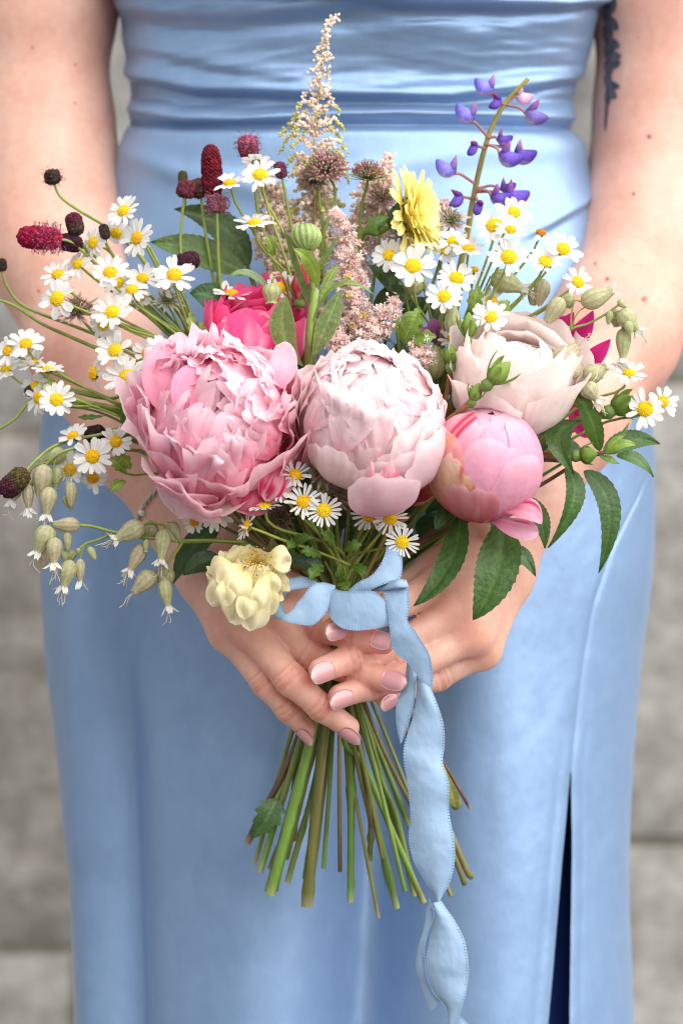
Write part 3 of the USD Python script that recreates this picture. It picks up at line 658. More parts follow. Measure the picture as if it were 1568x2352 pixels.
# ------------------------------------------------------------------ daisies
def daisy(px, py, Y, d, nrm, label, join, N=None, droop=0.0, narrow=False, disc_col=None, miss=0, stem_via=None, dr=None, petal_el=None, seed=None):
    r = np.random.default_rng(int(px * 31 + py * 7)); o = P(px, py, Y); s = sc(Y)
    n = unit(nrm); B = basis(n, (r.normal(0, 0.3), 0.2, 1)); R = d * s / 2 * 1.03 * r.uniform(0.94, 1.06)
    kind = "daisy"; p = thing(kind, label, "daisy", o)
    rd = (dr or (0.37 if narrow else r.uniform(0.32, 0.36))) * R
    N = N or (int(r.integers(17, 22)) if narrow else int(r.integers(11, 15)))
    W = (2 * math.pi * R * 0.62 / N) * (0.78 if narrow else 1.16)
    if not miss and r.random() < 0.25: miss = int(r.integers(1, 3))
    gone = set(r.choice(N, miss, replace=False)) if miss else set()
    for i in range(N):
        if i in gone: continue
        az = 2 * math.pi * (i + r.normal(0, 0.17)) / N
        L = (R - rd * 0.75) * r.uniform(0.84, 1.10)
        e0 = (0.25 if petal_el is None else petal_el) - droop + r.normal(0, 0.12); e1 = e0 - r.uniform(-0.1, 0.45) - droop * 0.8 + (r.random() < 0.06) * 1.5
        v, f, t, ss = strap(o + n * (-0.0006 + 0.0004 * (i % 2)), B, az, L, W * r.uniform(0.75, 1.15), e0, e1, r0=rd * 0.70, nu=7, nv=5, round_=0.26 if not narrow else 0.15, notch=r.uniform(0.0, 0.10), cup=r.uniform(-0.15, 0.45), wavy=r.normal(0, 0.03), taper=0.48, ph=r.uniform(0, 6))
        c = lerp((0.80, 0.80, 0.74), (0.83, 0.83, 0.815), np.clip(t * 3, 0, 1))
        c = c * (1 - 0.05 * np.cos(ss * 9)[:, None] ** 2)
        if r.random() < 0.05: c = lerp2(c, np.array([0.62, 0.45, 0.25]), sstep(0.75, 1, t))
        obj("petal", (v, f), "petal", p, True, c)
    # disc: a low dome set with florets
    nu, nv = 7, 18; th = np.linspace(0.0, 1.45, nu); az = np.arange(nv) / nv * 2 * np.pi
    dome = o + (np.sin(th)[:, None, None] * rd * (np.cos(az)[None, :, None] * B[:, 0] + np.sin(az)[None, :, None] * B[:, 1]) + (np.cos(th) * rd * 0.62 - rd * 0.14)[:, None, None] * n)
    mb = MB(); c0 = np.array(disc_col or ((0.88, 0.58, 0.012) if r.random() < 0.7 else (0.84, 0.48, 0.010)))
    mb.add(dome.reshape(-1, 3), grid_faces(nu, nv, True), c0 * 0.85)
    m = 95
    for k in range(m):
        a = k * 2.39996; q = math.sqrt((k + 0.5) / m); tq = q * 1.4
        dn = math.sin(tq) * (math.cos(a) * B[:, 0] + math.sin(a) * B[:, 1]); pos = o + dn * rd + n * (math.cos(tq) * rd * 0.62 - rd * 0.14)
        col = lerp(c0, c0 * np.array([1.05, 1.25, 2.5]), np.array(1 - q)) if disc_col is None else c0 * (0.7 + 0.6 * q)
        mb.add(pos + ICO0.vertices * rd * 0.088, ICO0.faces, col * r.uniform(0.85, 1.1))
    mb.build("disc", "disc", p)
    # calyx cup
    nu, nv = 5, 12; th = np.linspace(0.15, 1.5, nu); az = np.arange(nv) / nv * 2 * np.pi
    cup = o - n * 0.0009 + (np.sin(th)[:, None, None] * rd * 0.95 * (np.cos(az)[None, :, None] * B[:, 0] + np.sin(az)[None, :, None] * B[:, 1]) - (np.cos(th) * rd * 0.55)[:, None, None] * n)
    cv = cup.reshape(-1, 3); obj("calyx", (cv, grid_faces(nu, nv, True)[:, ::-1]), "leaf", p, True, np.tile((0.20, 0.27, 0.06), (len(cv), 1)) * (0.8 + 0.4 * (np.arange(len(cv)) % 2))[:, None])
    b0 = o - n * rd * 0.5; J = [P(*j) for j in join]
    pts = [b0, b0 - n * 0.008 + (J[0] - b0) * 0.12] + ([P(*q) for q in (stem_via or [])]) + J
    stem(p, pts, [0.00075, 0.00085, 0.0010, 0.0012] + [0.0014] * (len(J) > 3), np.array(G_YEL) * r.uniform(0.6, 0.95), k=6, col2=np.array([(0.14, 0.22, 0.04), (0.17, 0.17, 0.05), (0.10, 0.17, 0.035), (0.14, 0.09, 0.035)][int(r.integers(4))]), n=20 if len(J) <= 3 else 34)

# ------------------------------------------------------------------ cupped petals for peonies and roses
def cup_petal(o, n, az, R, th0, th1, W, nu=18, nv=13, flare=0.0, curl=0.0, ruffle=0.0, jag=0.0, rnd=0.35, base_w=0.3, rf=5.0, twist=0.0, r=rng, up=(0, 0, 1), inward=0.0, lump=0.0, crk=0.0):
    """a petal hugging a sphere round o whose axis is n; th is measured from the axis (0 = mouth of the flower). Returns vertices, faces, t, s"""
    B = basis(n, up); er = B[:, 0] * math.cos(az) + B[:, 1] * math.sin(az); et = -B[:, 0] * math.sin(az) + B[:, 1] * math.cos(az); n = B[:, 2]
    t, s = np.meshgrid(np.linspace(0, 1, nu), np.linspace(-1, 1, nv), indexing="ij")
    ph = r.uniform(0, 100); sd = int(r.integers(1, 9999))
    edge = jag * ((fbm(np.stack([s * 2.2 + ph, 0 * s, 0 * s], -1), 2, sd) - 0.5) * 1.3 + 0.55 * (np.abs(np.cos(s * (3.2 + (sd % 5) * 0.7) + ph + 1.2 * np.sin(s * 2 + ph))) ** 0.7 - 0.7)) - rnd * np.abs(s) ** 2.6
    tt = t * (1 + edge * sstep(0.25, 1.0, t))
    th = th0 + (th1 - th0) * tt
    w = W * (base_w + (1 - base_w) * np.sin(np.clip(tt * 1.25, 0, 1) * np.pi / 2))
    rad = R * (1 + flare * tt ** 2 + curl * np.clip(tt - 0.72, 0, 1) ** 2 * 12 - inward * np.clip(tt - 0.5, 0, 1) ** 2)
    d = np.cos(th)[..., None] * n + np.sin(th)[..., None] * er + (w * s / R)[..., None] * et
    d /= np.linalg.norm(d, axis=-1, keepdims=True)
    wave = ruffle * R * tt ** 1.5 * (0.35 + np.abs(s)) * np.sin(s * rf + ph + 2.0 * tt) + lump * R * (fbm(np.stack([s * 1.6 + ph, tt * 1.8, 0 * s], -1), 2, sd + 1) - 0.5) * np.clip(tt * 2, 0, 1)
    wave = wave + crk * R * np.clip(tt, 0, 1) ** 5 * np.sin(s * rf * 3.1 + ph * 2)
    V = o + d * (rad + wave + twist * R * s * tt)[..., None]
    return V.reshape(-1, 3), grid_faces(nu, nv), np.clip(tt, 0, 1.2).ravel(), s.ravel()

def pet_col(t, s, base, tip, r, streak=None, amt=0.0, power=1.0, edge=None):
    ph = r.uniform(0, 50); rays = fbm(np.stack([s * 9 + ph, t * 1.2, 0 * s], -1), 3, 4)
    k = np.clip(t ** power + (rays - 0.5) * 0.35, 0, 1); c = lerp(base, tip, k)
    if edge is not None: c = lerp2(c, np.asarray(edge), sstep(0.82, 1.0, np.maximum(t, np.abs(s) * t)) * 0.55)
    if streak is not None and amt:
        q = sstep(1 - amt, 1 - amt * 0.5, fbm(np.stack([s * 4 + ph, t * 1.6 + ph, 0 * s], -1), 3, 11)); c = lerp2(c, np.asarray(streak), q)
    return np.clip(c * (0.93 + 0.08 * rays + 0.07 * noise(np.stack([s * 24 + ph, t * 1.5, 0 * s], -1), 6))[:, None], 0, 0.97)
# ------------------------------------------------------------------ stems that come out below the hands
def low_stem(bottom, top, via_head, Y=0.0, mid=None):
    """path from the cut end, up behind the fingers, through the grip, to the flower"""
    b = (bottom[0], bottom[1], Y + 0.012); t = (top[0], top[1], Y + 0.004)
    g = (BIND[0] + (top[0] - BIND[0]) * 0.30, BIND[1], Y)
    return [b] + ([(m[0], m[1], Y + 0.008) for m in (mid or [])]) + [t, g] + list(via_head)

def half(w): return w * S0 / 2 * 1.12

# ---- open pink peony (left)
def peony_open():
    r = np.random.default_rng(11); o = P(505, 985, -0.040); n = unit((-0.02, -0.90, 0.42))
    p = thing("peony", "large fully open pink peony with ruffled petals, left of the pale pink one", "peony", o)
    base, tip = (0.94, 0.29, 0.44), (0.96, 0.69, 0.76)
    def add(*a, cb=base, ct=tip, label=None, streak=None, amt=0, power=0.9, **k):
        v, f, t, s = cup_petal(*a, r=r, **k)
        obj("petal", (v, f), "peony_petal", p, True, pet_col(t, s, cb, ct, r, streak, amt, power, edge=(0.96, 0.82, 0.87)), label)
    N = 9
    for i in range(N):
        az = i * 2 * math.pi / N + r.normal(0, 0.15)
        add(o + r.normal(0, .002, 3), jitter_axis(n, 0.10, r), az, 0.0420 * r.uniform(0.9, 1.08), 2.5, 1.26 + r.normal(0, 0.16), 0.026, flare=0.18, curl=0.12, ruffle=0.06, jag=0.20, rnd=0.12, rf=4, lump=0.16, nu=22, nv=21)
    M = 62
    for i in range(M):
        u = i / (M - 1); az = i * 2.39996 + r.normal(0, 0.3)
        add(o + n * (0.001 + 0.007 * u) + r.normal(0, 0.0022, 3), jitter_axis(n, 0.16 + 0.10 * u, r), az, (0.0445 - 0.015 * u) * r.uniform(0.86, 1.12), 2.4 - 0.4 * u, 1.12 - 0.85 * u + r.normal(0, 0.16), (0.0215 - 0.0075 * u) * r.uniform(0.75, 1.3),
            flare=0.10 + 0.16 * u, curl=r.uniform(0.02, 0.16), ruffle=r.uniform(0.04, 0.11), jag=r.uniform(0.14, 0.30), rnd=r.uniform(0.03, 0.15), rf=r.uniform(3.5, 7), crk=0.02, lump=0.18, nu=22, nv=27, cb=tuple(np.array(base) * (1, r.uniform(.8, 1.5), r.uniform(.9, 1.3))))
    for i in range(30):
        az = i * 2.39996 + r.normal(0, .3); th = r.uniform(0.15, 0.95)
        add(o + n * 0.004 + r.normal(0, 0.0015, 3), jitter_axis(n, 0.15, r), az, 0.0425 * r.uniform(0.9, 1.06), th + 0.75, th, r.uniform(0.009, 0.015), flare=0.05, curl=r.uniform(0.1, 0.28), ruffle=0.07, jag=0.18, rnd=0.05, rf=6, lump=0.12, crk=0.03, nu=14, nv=19, ct=(0.96, 0.74, 0.82))
    # the big smooth petals at upper left and lower left, the red-streaked one below
    add(P(470, 930, -0.052), unit((-0.1, -0.75, 0.65)), 2.25, 0.036, 2.2, 0.75, 0.026, rnd=0.3, ruffle=0.02, flare=0.1, lump=0.08, cb=(0.82, 0.26, 0.42), ct=(0.85, 0.48, 0.60))
    for b, c, t_, w, nn_, cb_, ct_ in (((478, 955, -.060), (372, 900, -.082), (418, 788, -.050), 150, (.25, -1, -.1), (0.90, 0.24, 0.44), (0.94, 0.55, 0.68)), ((500, 960, -.070), (420, 930, -.096), (462, 842, -.072), 105, (.3, -1, -.1), (0.88, 0.20, 0.40), (0.93, 0.46, 0.62)),
                                         ((590, 900, -.055), (650, 850, -.075), (636, 795, -.050), 90, (-.3, -1, -.2), (0.92, 0.36, 0.52), (0.95, 0.72, 0.80)), ((500, 1090, -.030), (440, 1120, -.066), (410, 1188, -.050), 175, (-.2, -1, -.3), (0.84, 0.45, 0.56), (0.88, 0.66, 0.72)), ((560, 1080, -.040), (590, 1130, -.068), (545, 1172, -.056), 120, (.1, -1, -.3), (0.62, 0.03, 0.12), (0.80, 0.28, 0.40)),
                                         ((640, 1050, -.050), (650, 1110, -.070), (610, 1150, -.060), 80, (.3, -1, -.2), (0.70, 0.08, 0.20), (0.86, 0.55, 0.63))):
        v, f, tt, s_, m_ = leaf_mesh(P(*b), P(*c), P(*t_), w * S0, nrm=nn_, fold=-.05, peak=.62, veins=.10, curl=.10, nu=24, nv=21, pw=.42, wav=.04, ph=b[0])
        obj("petal", (v, f), "peony_petal", p, True, pet_col(tt, s_, cb_, ct_, r, (0.62, 0.02, 0.12) if cb_[1] < .1 else None, .5, .8))
    add(P(660, 1020, -0.045), unit((0.45, -0.85, 0.1)), -0.25, 0.026, 2.1, 0.8, 0.026, rnd=0.25, ruffle=0.03, lump=0.1)
    stem(p, low_stem((827 + 146, 2074), (788, 1690), [(690, 1300, 0.0), (560, 1080, -0.01), (520, 1000, -0.02)], -0.008, mid=[(905, 1920), (832, 1752)]), half(14), (0.13, 0.22, 0.035), n=44)
peony_open()

# ---- pale peony (centre)
def peony_pale():
    r = np.random.default_rng(23); o = P(850, 968, -0.048); n = unit((-0.03, -0.82, 0.57))
    p = thing("peony", "pale blush peony with a tight ruffled dome, in the middle of the bouquet", "peony", o)
    base, tip = (0.94, 0.54, 0.61), (0.96, 0.84, 0.855)
    def add(*a, cb=base, ct=tip, streak=None, amt=0, power=0.6, **k):
        v, f, t, s = cup_petal(*a, r=r, **k)
        obj("petal", (v, f), "peony_petal", p, True, pet_col(t, s, cb, ct, r, streak, amt, power, edge=(0.95, 0.90, 0.90)))
    R = 0.0385; core = ICO2.copy(); core.apply_scale(R * 0.72); core.apply_translation(o); obj("core", core, "peony_petal", p, True, np.tile((0.80, 0.40, 0.50), (len(core.vertices), 1)))
    M = 52
    for i in range(M):
        u = i / (M - 1); az = i * 2.39996 + r.normal(0, 0.15)
        add(o + r.normal(0, 0.0010, 3), jitter_axis(n, 0.05 + 0.07 * u, r), az, R * (1.04 - 0.20 * u) * r.uniform(0.97, 1.03), 2.7 - 0.6 * u, 1.18 - 1.00 * u ** 0.85 + r.normal(0, 0.10), (0.0262 - 0.0085 * u) * r.uniform(0.8, 1.2),
            flare=0.03, curl=r.uniform(0.02, 0.16), ruffle=0.016 + 0.045 * u, jag=0.08 + 0.16 * min(1, u * 1.6) * r.uniform(.5, 1.2), rnd=r.uniform(0.12, 0.26), rf=r.uniform(4, 8), crk=0.02, lump=0.09, nu=22, nv=27, cb=tuple(np.array(base) * (1, r.uniform(.85, 1.4), r.uniform(.9, 1.3))))
    for i in range(26):
        az = i * 2.39996 + r.normal(0, .3); th = r.uniform(0.12, 0.80)
        add(o + r.normal(0, 0.0010, 3), jitter_axis(n, 0.10, r), az, R * r.uniform(0.93, 1.02), th + 0.7, th, r.uniform(0.008, 0.014), flare=0.03, curl=r.uniform(0.08, 0.26), ruffle=0.06, jag=0.18, rnd=0.05, rf=6, lump=0.10, crk=0.03, nu=14, nv=19, ct=(0.96, 0.87, 0.89))
    # lower guard petals and the hot pink gap between them
    add(P(868, 1070, -0.060), unit((0.1, -1, 0.15)), -1.5, 0.0285, 2.1, 0.35, 0.026, rnd=0.2, lump=0.14, ruffle=0.035, jag=0.12, crk=0.015, cb=(0.83, 0.52, 0.59), ct=(0.86, 0.68, 0.73))
    add(P(905, 1015, -0.058), unit((0.35, -0.95, 0.25)), -0.75, 0.030, 2.0, 0.35, 0.026, rnd=0.2, lump=0.14, ruffle=0.035, jag=0.12, crk=0.015, ct=(0.86, 0.72, 0.76))
    for k_, dz in enumerate((-0.5, 0.1, 0.6)):
        add(P(866, 1068, -0.059), unit((0.1, -1, 0.15)), -1.5 - 0.45 * dz, 0.0278, 2.1, 0.14 + 0.08 * k_, 0.008, rnd=0.15, jag=0.3, ruffle=0.05, cb=(0.86, 0.40, 0.50), ct=(0.66, 0.03, 0.15), streak=(0.90, 0.62, 0.68), amt=0.35, power=2.0)
    # dry red-brown sepal at lower right
    add(P(935, 1075, -0.030), unit((0.6, -0.7, -0.1)), -0.9, 0.022, 2.0, 0.7, 0.020, rnd=0.3, ruffle=0.06, cb=(0.50, 0.03, 0.07), ct=(0.72, 0.34, 0.14), streak=(0.40, 0.02, 0.05), amt=0.5)
    add(P(890, 1140, -0.035), unit((0.1, -0.8, -0.4)), -1.5, 0.017, 2.0, 0.9, 0.018, rnd=0.3, cb=(0.55, 0.10, 0.10), ct=(0.78, 0.45, 0.20))
    stem(p, low_stem((704, 2083), (744, 1670), [(800, 1330, 0.004), (840, 1130, -0.01), (848, 1020, -0.02)], -0.006), half(23), (0.115, 0.105, 0.028), n=44, k=9, col2=(0.13, 0.2, 0.04))
peony_pale()

# ---- closed peony bud (right)
def peony_bud():
    r = np.random.default_rng(31); o = P(1112, 1062, -0.045); n = unit((0.10, -0.42, 0.90))
    p = thing("peony_bud", "round closed pink peony bud with red and tan streaks on its left side", "peony bud", o)
    R = 0.0318
    def add(az, th0, th1, W, k=1.0, ax=None, cb=(0.90, 0.42, 0.58), ct=(0.93, 0.55, 0.70), streak=None, amt=0, label=None, **kw):
        v, f, t, s = cup_petal(o, jitter_axis(n if ax is None else ax, 0.04, r), az, R * k, th0, th1, W, r=r, rnd=kw.pop("rnd", 0.28), lump=kw.pop("lump", 0.035), nu=22, nv=17, **kw)
        obj("petal", (v, f), "peony_petal", p, True, pet_col(t, s, cb, ct, r, streak, amt, 0.8, edge=(0.92, 0.74, 0.81)), label)
    B = basis(n)
    def az_of(dx, dz):      # azimuth of the direction seen at (dx, dz) on the picture
        q = np.array([dx, -0.6, dz]); return math.atan2(q @ B[:, 1], q @ B[:, 0])
    for i in range(6): add(i * 1.047, 2.9, 0.05, 0.026, 0.95, ruffle=0.004)
    for i in range(5): add(i * 1.257 + 0.4, 2.9, 0.15 + 0.08 * i, 0.025, 0.975 + 0.004 * i, jag=0.05)
    add(az_of(0.5, 0.2), 2.8, 0.22, 0.027, 1.005, jag=0.05); add(az_of(0.9, -0.1), 2.8, 0.35, 0.024, 1.022, jag=0.05)
    add(az_of(0.1, -0.3), 2.8, 0.70, 0.028, 1.030, jag=0.06); add(az_of(0.55, -0.7), 2.8, 1.05, 0.023, 1.050, jag=0.08, ct=(0.84, 0.52, 0.64))
    add(az_of(-0.5, 0.4), 2.8, 0.45, 0.020, 1.030, jag=0.12, cb=(0.74, 0.05, 0.18), ct=(0.93, 0.52, 0.64), streak=(0.66, 0.01, 0.10), amt=0.42)
    add(az_of(-0.8, 0.0), 2.8, 0.75, 0.019, 1.050, jag=0.12, cb=(0.78, 0.06, 0.16), ct=(0.93, 0.50, 0.48), streak=(0.86, 0.50, 0.22), amt=0.45)
    add(az_of(-0.7, -0.6), 2.8, 1.25, 0.019, 1.062, jag=0.15, cb=(0.62, 0.03, 0.08), ct=(0.90, 0.72, 0.46), streak=(0.55, 0.02, 0.06), amt=0.5)
    add(az_of(-0.2, -0.9), 2.8, 1.60, 0.018, 1.070, jag=0.15, cb=(0.60, 0.03, 0.08), ct=(0.88, 0.42, 0.46), streak=(0.86, 0.66, 0.40), amt=0.4)
    for lab, b, c, t_, w, nn_, cb_, ct_ in (("loose petal bent away under the bud, streaked dark red", (1130, 1178, -.050), (1210, 1150, -.072), (1244, 1196, -.060), 66, (.2, -.8, .7), (0.62, 0.02, 0.10), (0.86, 0.45, 0.58)), (None, (1125, 1190, -.048), (1180, 1218, -.070), (1236, 1222, -.060), 46, (.0, -1, .1), (0.72, 0.08, 0.22), (0.86, 0.52, 0.66))):
        v, f, tt, s_, m_ = leaf_mesh(P(*b), P(*c), P(*t_), w * S0, nrm=nn_, fold=.22, peak=.66, veins=.1, nu=22, nv=15, pw=.45, wav=.03)
        obj("petal", (v, f), "peony_petal", p, True, pet_col(tt, s_, cb_, ct_, r, (0.62, 0.02, 0.12), .4, .7), lab)
    core = ICO2.copy(); core.apply_scale(R * 0.90); core.apply_translation(o); obj("core", core, "peony_petal", p, True, np.tile((0.80, 0.36, 0.50), (len(core.vertices), 1)))
    stem(p, low_stem((620, 2056), (713, 1695), [(900, 1300, 0.01), (1060, 1190, -0.005), (1100, 1110, -0.03)], -0.010), half(20), (0.13, 0.24, 0.035), n=44, k=9, col2=(0.1, 0.17, 0.04))
peony_bud()

# ---- roses
def rose(name, label, px, py, Y, n, R, cols, seed, rows, tail, w=1.0, mat_="petal", **kk):
    r = np.random.default_rng(seed); o = P(px, py, Y); n = unit(n); p = thing(name, label, "rose", o)
    core = ICO2.copy(); core.apply_scale(R * 0.46); core.apply_translation(o); obj("core", core, mat_, p, True, np.tile(cols[0], (len(core.vertices), 1)))
    for (num, k, th0, th1, W, fl, cu, ru, jg, off) in rows:
        for i in range(num):
            az = i * 2 * math.pi / num + off + r.normal(0, 0.10)
            v, f, t, s = cup_petal(o, jitter_axis(n, 0.05, r), az, R * k * r.uniform(0.97, 1.03), th0, th1 + r.normal(0, 0.06), W * R, r=r, flare=fl, curl=cu, ruffle=ru, jag=jg, rnd=0.07, lump=0.14, nu=24, nv=21, crk=0.01)
            cb, ct = cols[0], cols[1]
            obj("petal", (v, f), mat_, p, True, pet_col(t, s, cb, ct, r, cols[2] if len(cols) > 2 else None, cols[3] if len(cols) > 3 else 0, 0.7))
    stem(p, tail[0], tail[1], tail[2], n=40, col2=tail[3] if len(tail) > 3 else None)
    return p
rose("rose", "large pale blush rose with broad smooth petals above the closed bud", 1180, 868, -0.022, (0.12, -0.58, 0.80), 0.0335, [(0.87, 0.71, 0.67), (0.90, 0.80, 0.775)], 41,
     [(5, 0.48, 2.5, 0.10, 0.75, 0.0, 0.05, 0.05, 0.06, 0.0), (5, 0.60, 2.6, 0.22, 0.80, 0.0, 0.08, 0.06, 0.08, 0.5), (6, 0.74, 2.7, 0.40, 0.85, 0.02, 0.10, 0.06, 0.10, 0.2), (6, 0.87, 2.8, 0.62, 0.85, 0.04, 0.16, 0.05, 0.05, 0.6), (5, 0.97, 2.8, 0.85, 0.86, 0.06, 0.24, 0.06, 0.05, 0.3), (5, 1.05, 2.8, 1.15, 0.80, 0.06, 0.24, 0.06, 0.05, 0.1)],
     (low_stem((597, 2003), (695, 1682), [(960, 1290, 0.012), (1150, 1010, -0.01), (1180, 900, -0.01)], 0.0), half(14), (0.12, 0.21, 0.035)))
rose("rose", "hot pink rose tucked behind the open pink peony", 578, 785, -0.005, (0.10, -0.55, 0.83), 0.0265, [(0.86, 0.04, 0.24), (0.90, 0.14, 0.38), (0.93, 0.55, 0.66), 0.42], 43,
     [(5, 0.50, 2.4, 0.15, 0.80, 0.0, 0.08, 0.12, 0.10, 0.0), (5, 0.66, 2.5, 0.28, 0.85, 0.0, 0.12, 0.14, 0.14, 0.5), (6, 0.80, 2.6, 0.50, 0.80, 0.05, 0.18, 0.14, 0.16, 0.2), (6, 0.92, 2.6, 0.70, 0.80, 0.10, 0.22, 0.14, 0.16, 0.9), (5, 1.02, 2.7, 0.90, 0.85, 0.15, 0.2, 0.12, 0.16, 0.7)],
     (low_stem((911, 2087), (819, 1700), [(720, 1300, 0.012), (600, 900, 0.01), (580, 820, 0.0)], 0.004), half(15), (0.10, 0.19, 0.035)))
yr = rose("rose", "small creamy yellow rose hanging low beside the ribbon bow", 570, 1318, -0.050, (0.06, -0.52, 0.85), 0.0160, [(0.88, 0.72, 0.22), (0.90, 0.85, 0.60)], 47,
     [(6, 0.55, 2.0, 0.55, 0.62, 0.15, 0.06, 0.08, 0.14, 0.0), (8, 0.74, 2.1, 0.85, 0.62, 0.20, 0.10, 0.08, 0.14, 0.4), (9, 0.92, 2.1, 1.25, 0.62, 0.22, 0.05, 0.08, 0.14, 0.1), (9, 1.02, 2.1, 1.62, 0.60, 0.28, 0.05, 0.08, 0.14, 0.5), (8, 1.06, 2.2, 1.95, 0.62, 0.36, 0.05, 0.07, 0.12, 0.2)],
     (low_stem((1047, 1854), (1030, 1801), [(740, 1330, 0.002), (640, 1290, -0.02), (590, 1320, -0.035)], 0.010), half(19), (0.19, 0.20, 0.045)))
for b, c, t_, w in (((600, 1330, -.060), (590, 1390, -.078), (575, 1446, -.064), 70), ((570, 1330, -.060), (545, 1390, -.078), (530, 1425, -.062), 64), ((555, 1320, -.060), (505, 1350, -.076), (490, 1390, -.058), 64), ((545, 1305, -.056), (500, 1300, -.070), (481, 1315, -.052), 60), ((615, 1330, -.060), (620, 1370, -.076), (606, 1412, -.060), 54), ((610, 1290, -.052), (640, 1275, -.066), (664, 1290, -.052), 62),
                     ((600, 1320, -.066), (604, 1360, -.084), (596, 1398, -.072), 46), ((565, 1335, -.064), (572, 1375, -.083), (562, 1420, -.070), 48), ((540, 1320, -.062), (520, 1350, -.082), (512, 1388, -.068), 46), ((560, 1300, -.062), (530, 1310, -.080), (502, 1335, -.068), 52), ((575, 1310, -.066), (550, 1340, -.082), (540, 1372, -.072), 56), ((612, 1310, -.064), (624, 1330, -.078), (622, 1362, -.066), 46)):
    q = np.random.default_rng(int(sum(t_[:2]))); v, f, tt, s_, m_ = leaf_mesh(P(*b), P(*c), P(*t_), w * S0, nrm=(0, -1, .2), fold=.10, curl=-.02, peak=.66, veins=.08, nu=24, nv=19, wav=.10, ph=q.uniform(0, 6), pw=.52)
    obj("petal", (v, f), "petal", yr, True, pet_col(tt, s_, (0.88, 0.74, 0.26), (0.90, 0.86, 0.64), q, None, 0, .6))
r = np.random.default_rng(5); mb = MB(); c_ = P(590, 1292, -0.066)
for i in range(26):
    d = unit(r.normal(0, 1, 3) + np.array([0, -1.2, 0.6])); v, f = tube([c_, c_ + d * 0.004 + r.normal(0, 0.001, 3), c_ + d * 0.0085 + r.normal(0, 0.002, 3)], [0.0003, 0.00025], 6, 4)
    mb.add(v, f, (0.55, 0.36, 0.06)); mb.add(c_ + d * 0.0088 + ICO0.vertices * 0.0006, ICO0.faces, (0.34, 0.17, 0.03))
mb.build("stamens", "disc", yr)

# ---- yellow marigold seen from its side, and the green head in front
def marigold():
    r = np.random.default_rng(53); o = P(928, 500, 0.006); n = unit((0.92, -0.36, 0.14)); B = basis(n)
    p = thing("marigold", "pale yellow marigold with many layered strap petals, turned to the right", "marigold", o)
    for (N, L, e0, e1, off, W) in ((26, 0.0290, 0.55, -0.25, -0.002, 0.0062), (24, 0.0265, 0.75, 0.00, 0.001, 0.0060), (22, 0.0230, 0.95, 0.25, 0.003, 0.0056), (18, 0.0180, 1.10, 0.5, 0.005, 0.005), (14, 0.0130, 1.25, 0.8, 0.006, 0.0045)):
        for i in range(N):
            v, f, t, s = strap(o + n * off, B, 2 * math.pi * (i + r.normal(0, 0.25)) / N, L * r.uniform(0.9, 1.08), W, e0 + r.normal(0, 0.1), e1 + r.normal(0, 0.12), r0=0.0035, nu=9, nv=7, round_=0.06, notch=0.07, cup=r.uniform(0.1, 0.4), taper=0.5)
            c = pet_col(t, s, (0.93, 0.78, 0.16), (0.95, 0.91, 0.48), r)
            obj("petal", (v, f), "petal", p, True, c)
    for i in range(14):
        v, f, t, s = strap(o - n * 0.006, B, 2 * math.pi * i / 14, 0.013, 0.004, 0.9, 1.3, r0=0.007, nu=7, nv=5, point=0.8, cup=0.3)
        obj("sepal", (v, f), "leaf", p, True, np.tile((0.07, 0.13, 0.035), (len(v), 1)))
    cv, cf = tube([o - n * 0.010, o - n * 0.006, o - n * 0.0005], [0.003, 0.0078, 0.0085], 8, 14); obj("calyx", (cv, cf), "leaf", p, True, np.tile((0.09, 0.16, 0.04), (len(cv), 1)))
    leaf(p, (868, 540, 0.0), (850, 505, -0.006), (895, 498, -0.002), 44, G_MID, curl=0.6)
    stem(p, low_stem((618, 1995), (717, 1744), [(775, 1200, 0.02), (800, 800, 0.024), (822, 555, 0.012), (868, 532, 0.008), (908, 508, 0.010)], 0.012), [half(9), half(16), half(19)], (0.10, 0.08, 0.03), n=50, col2=(0.17, 0.25, 0.05))
marigold()
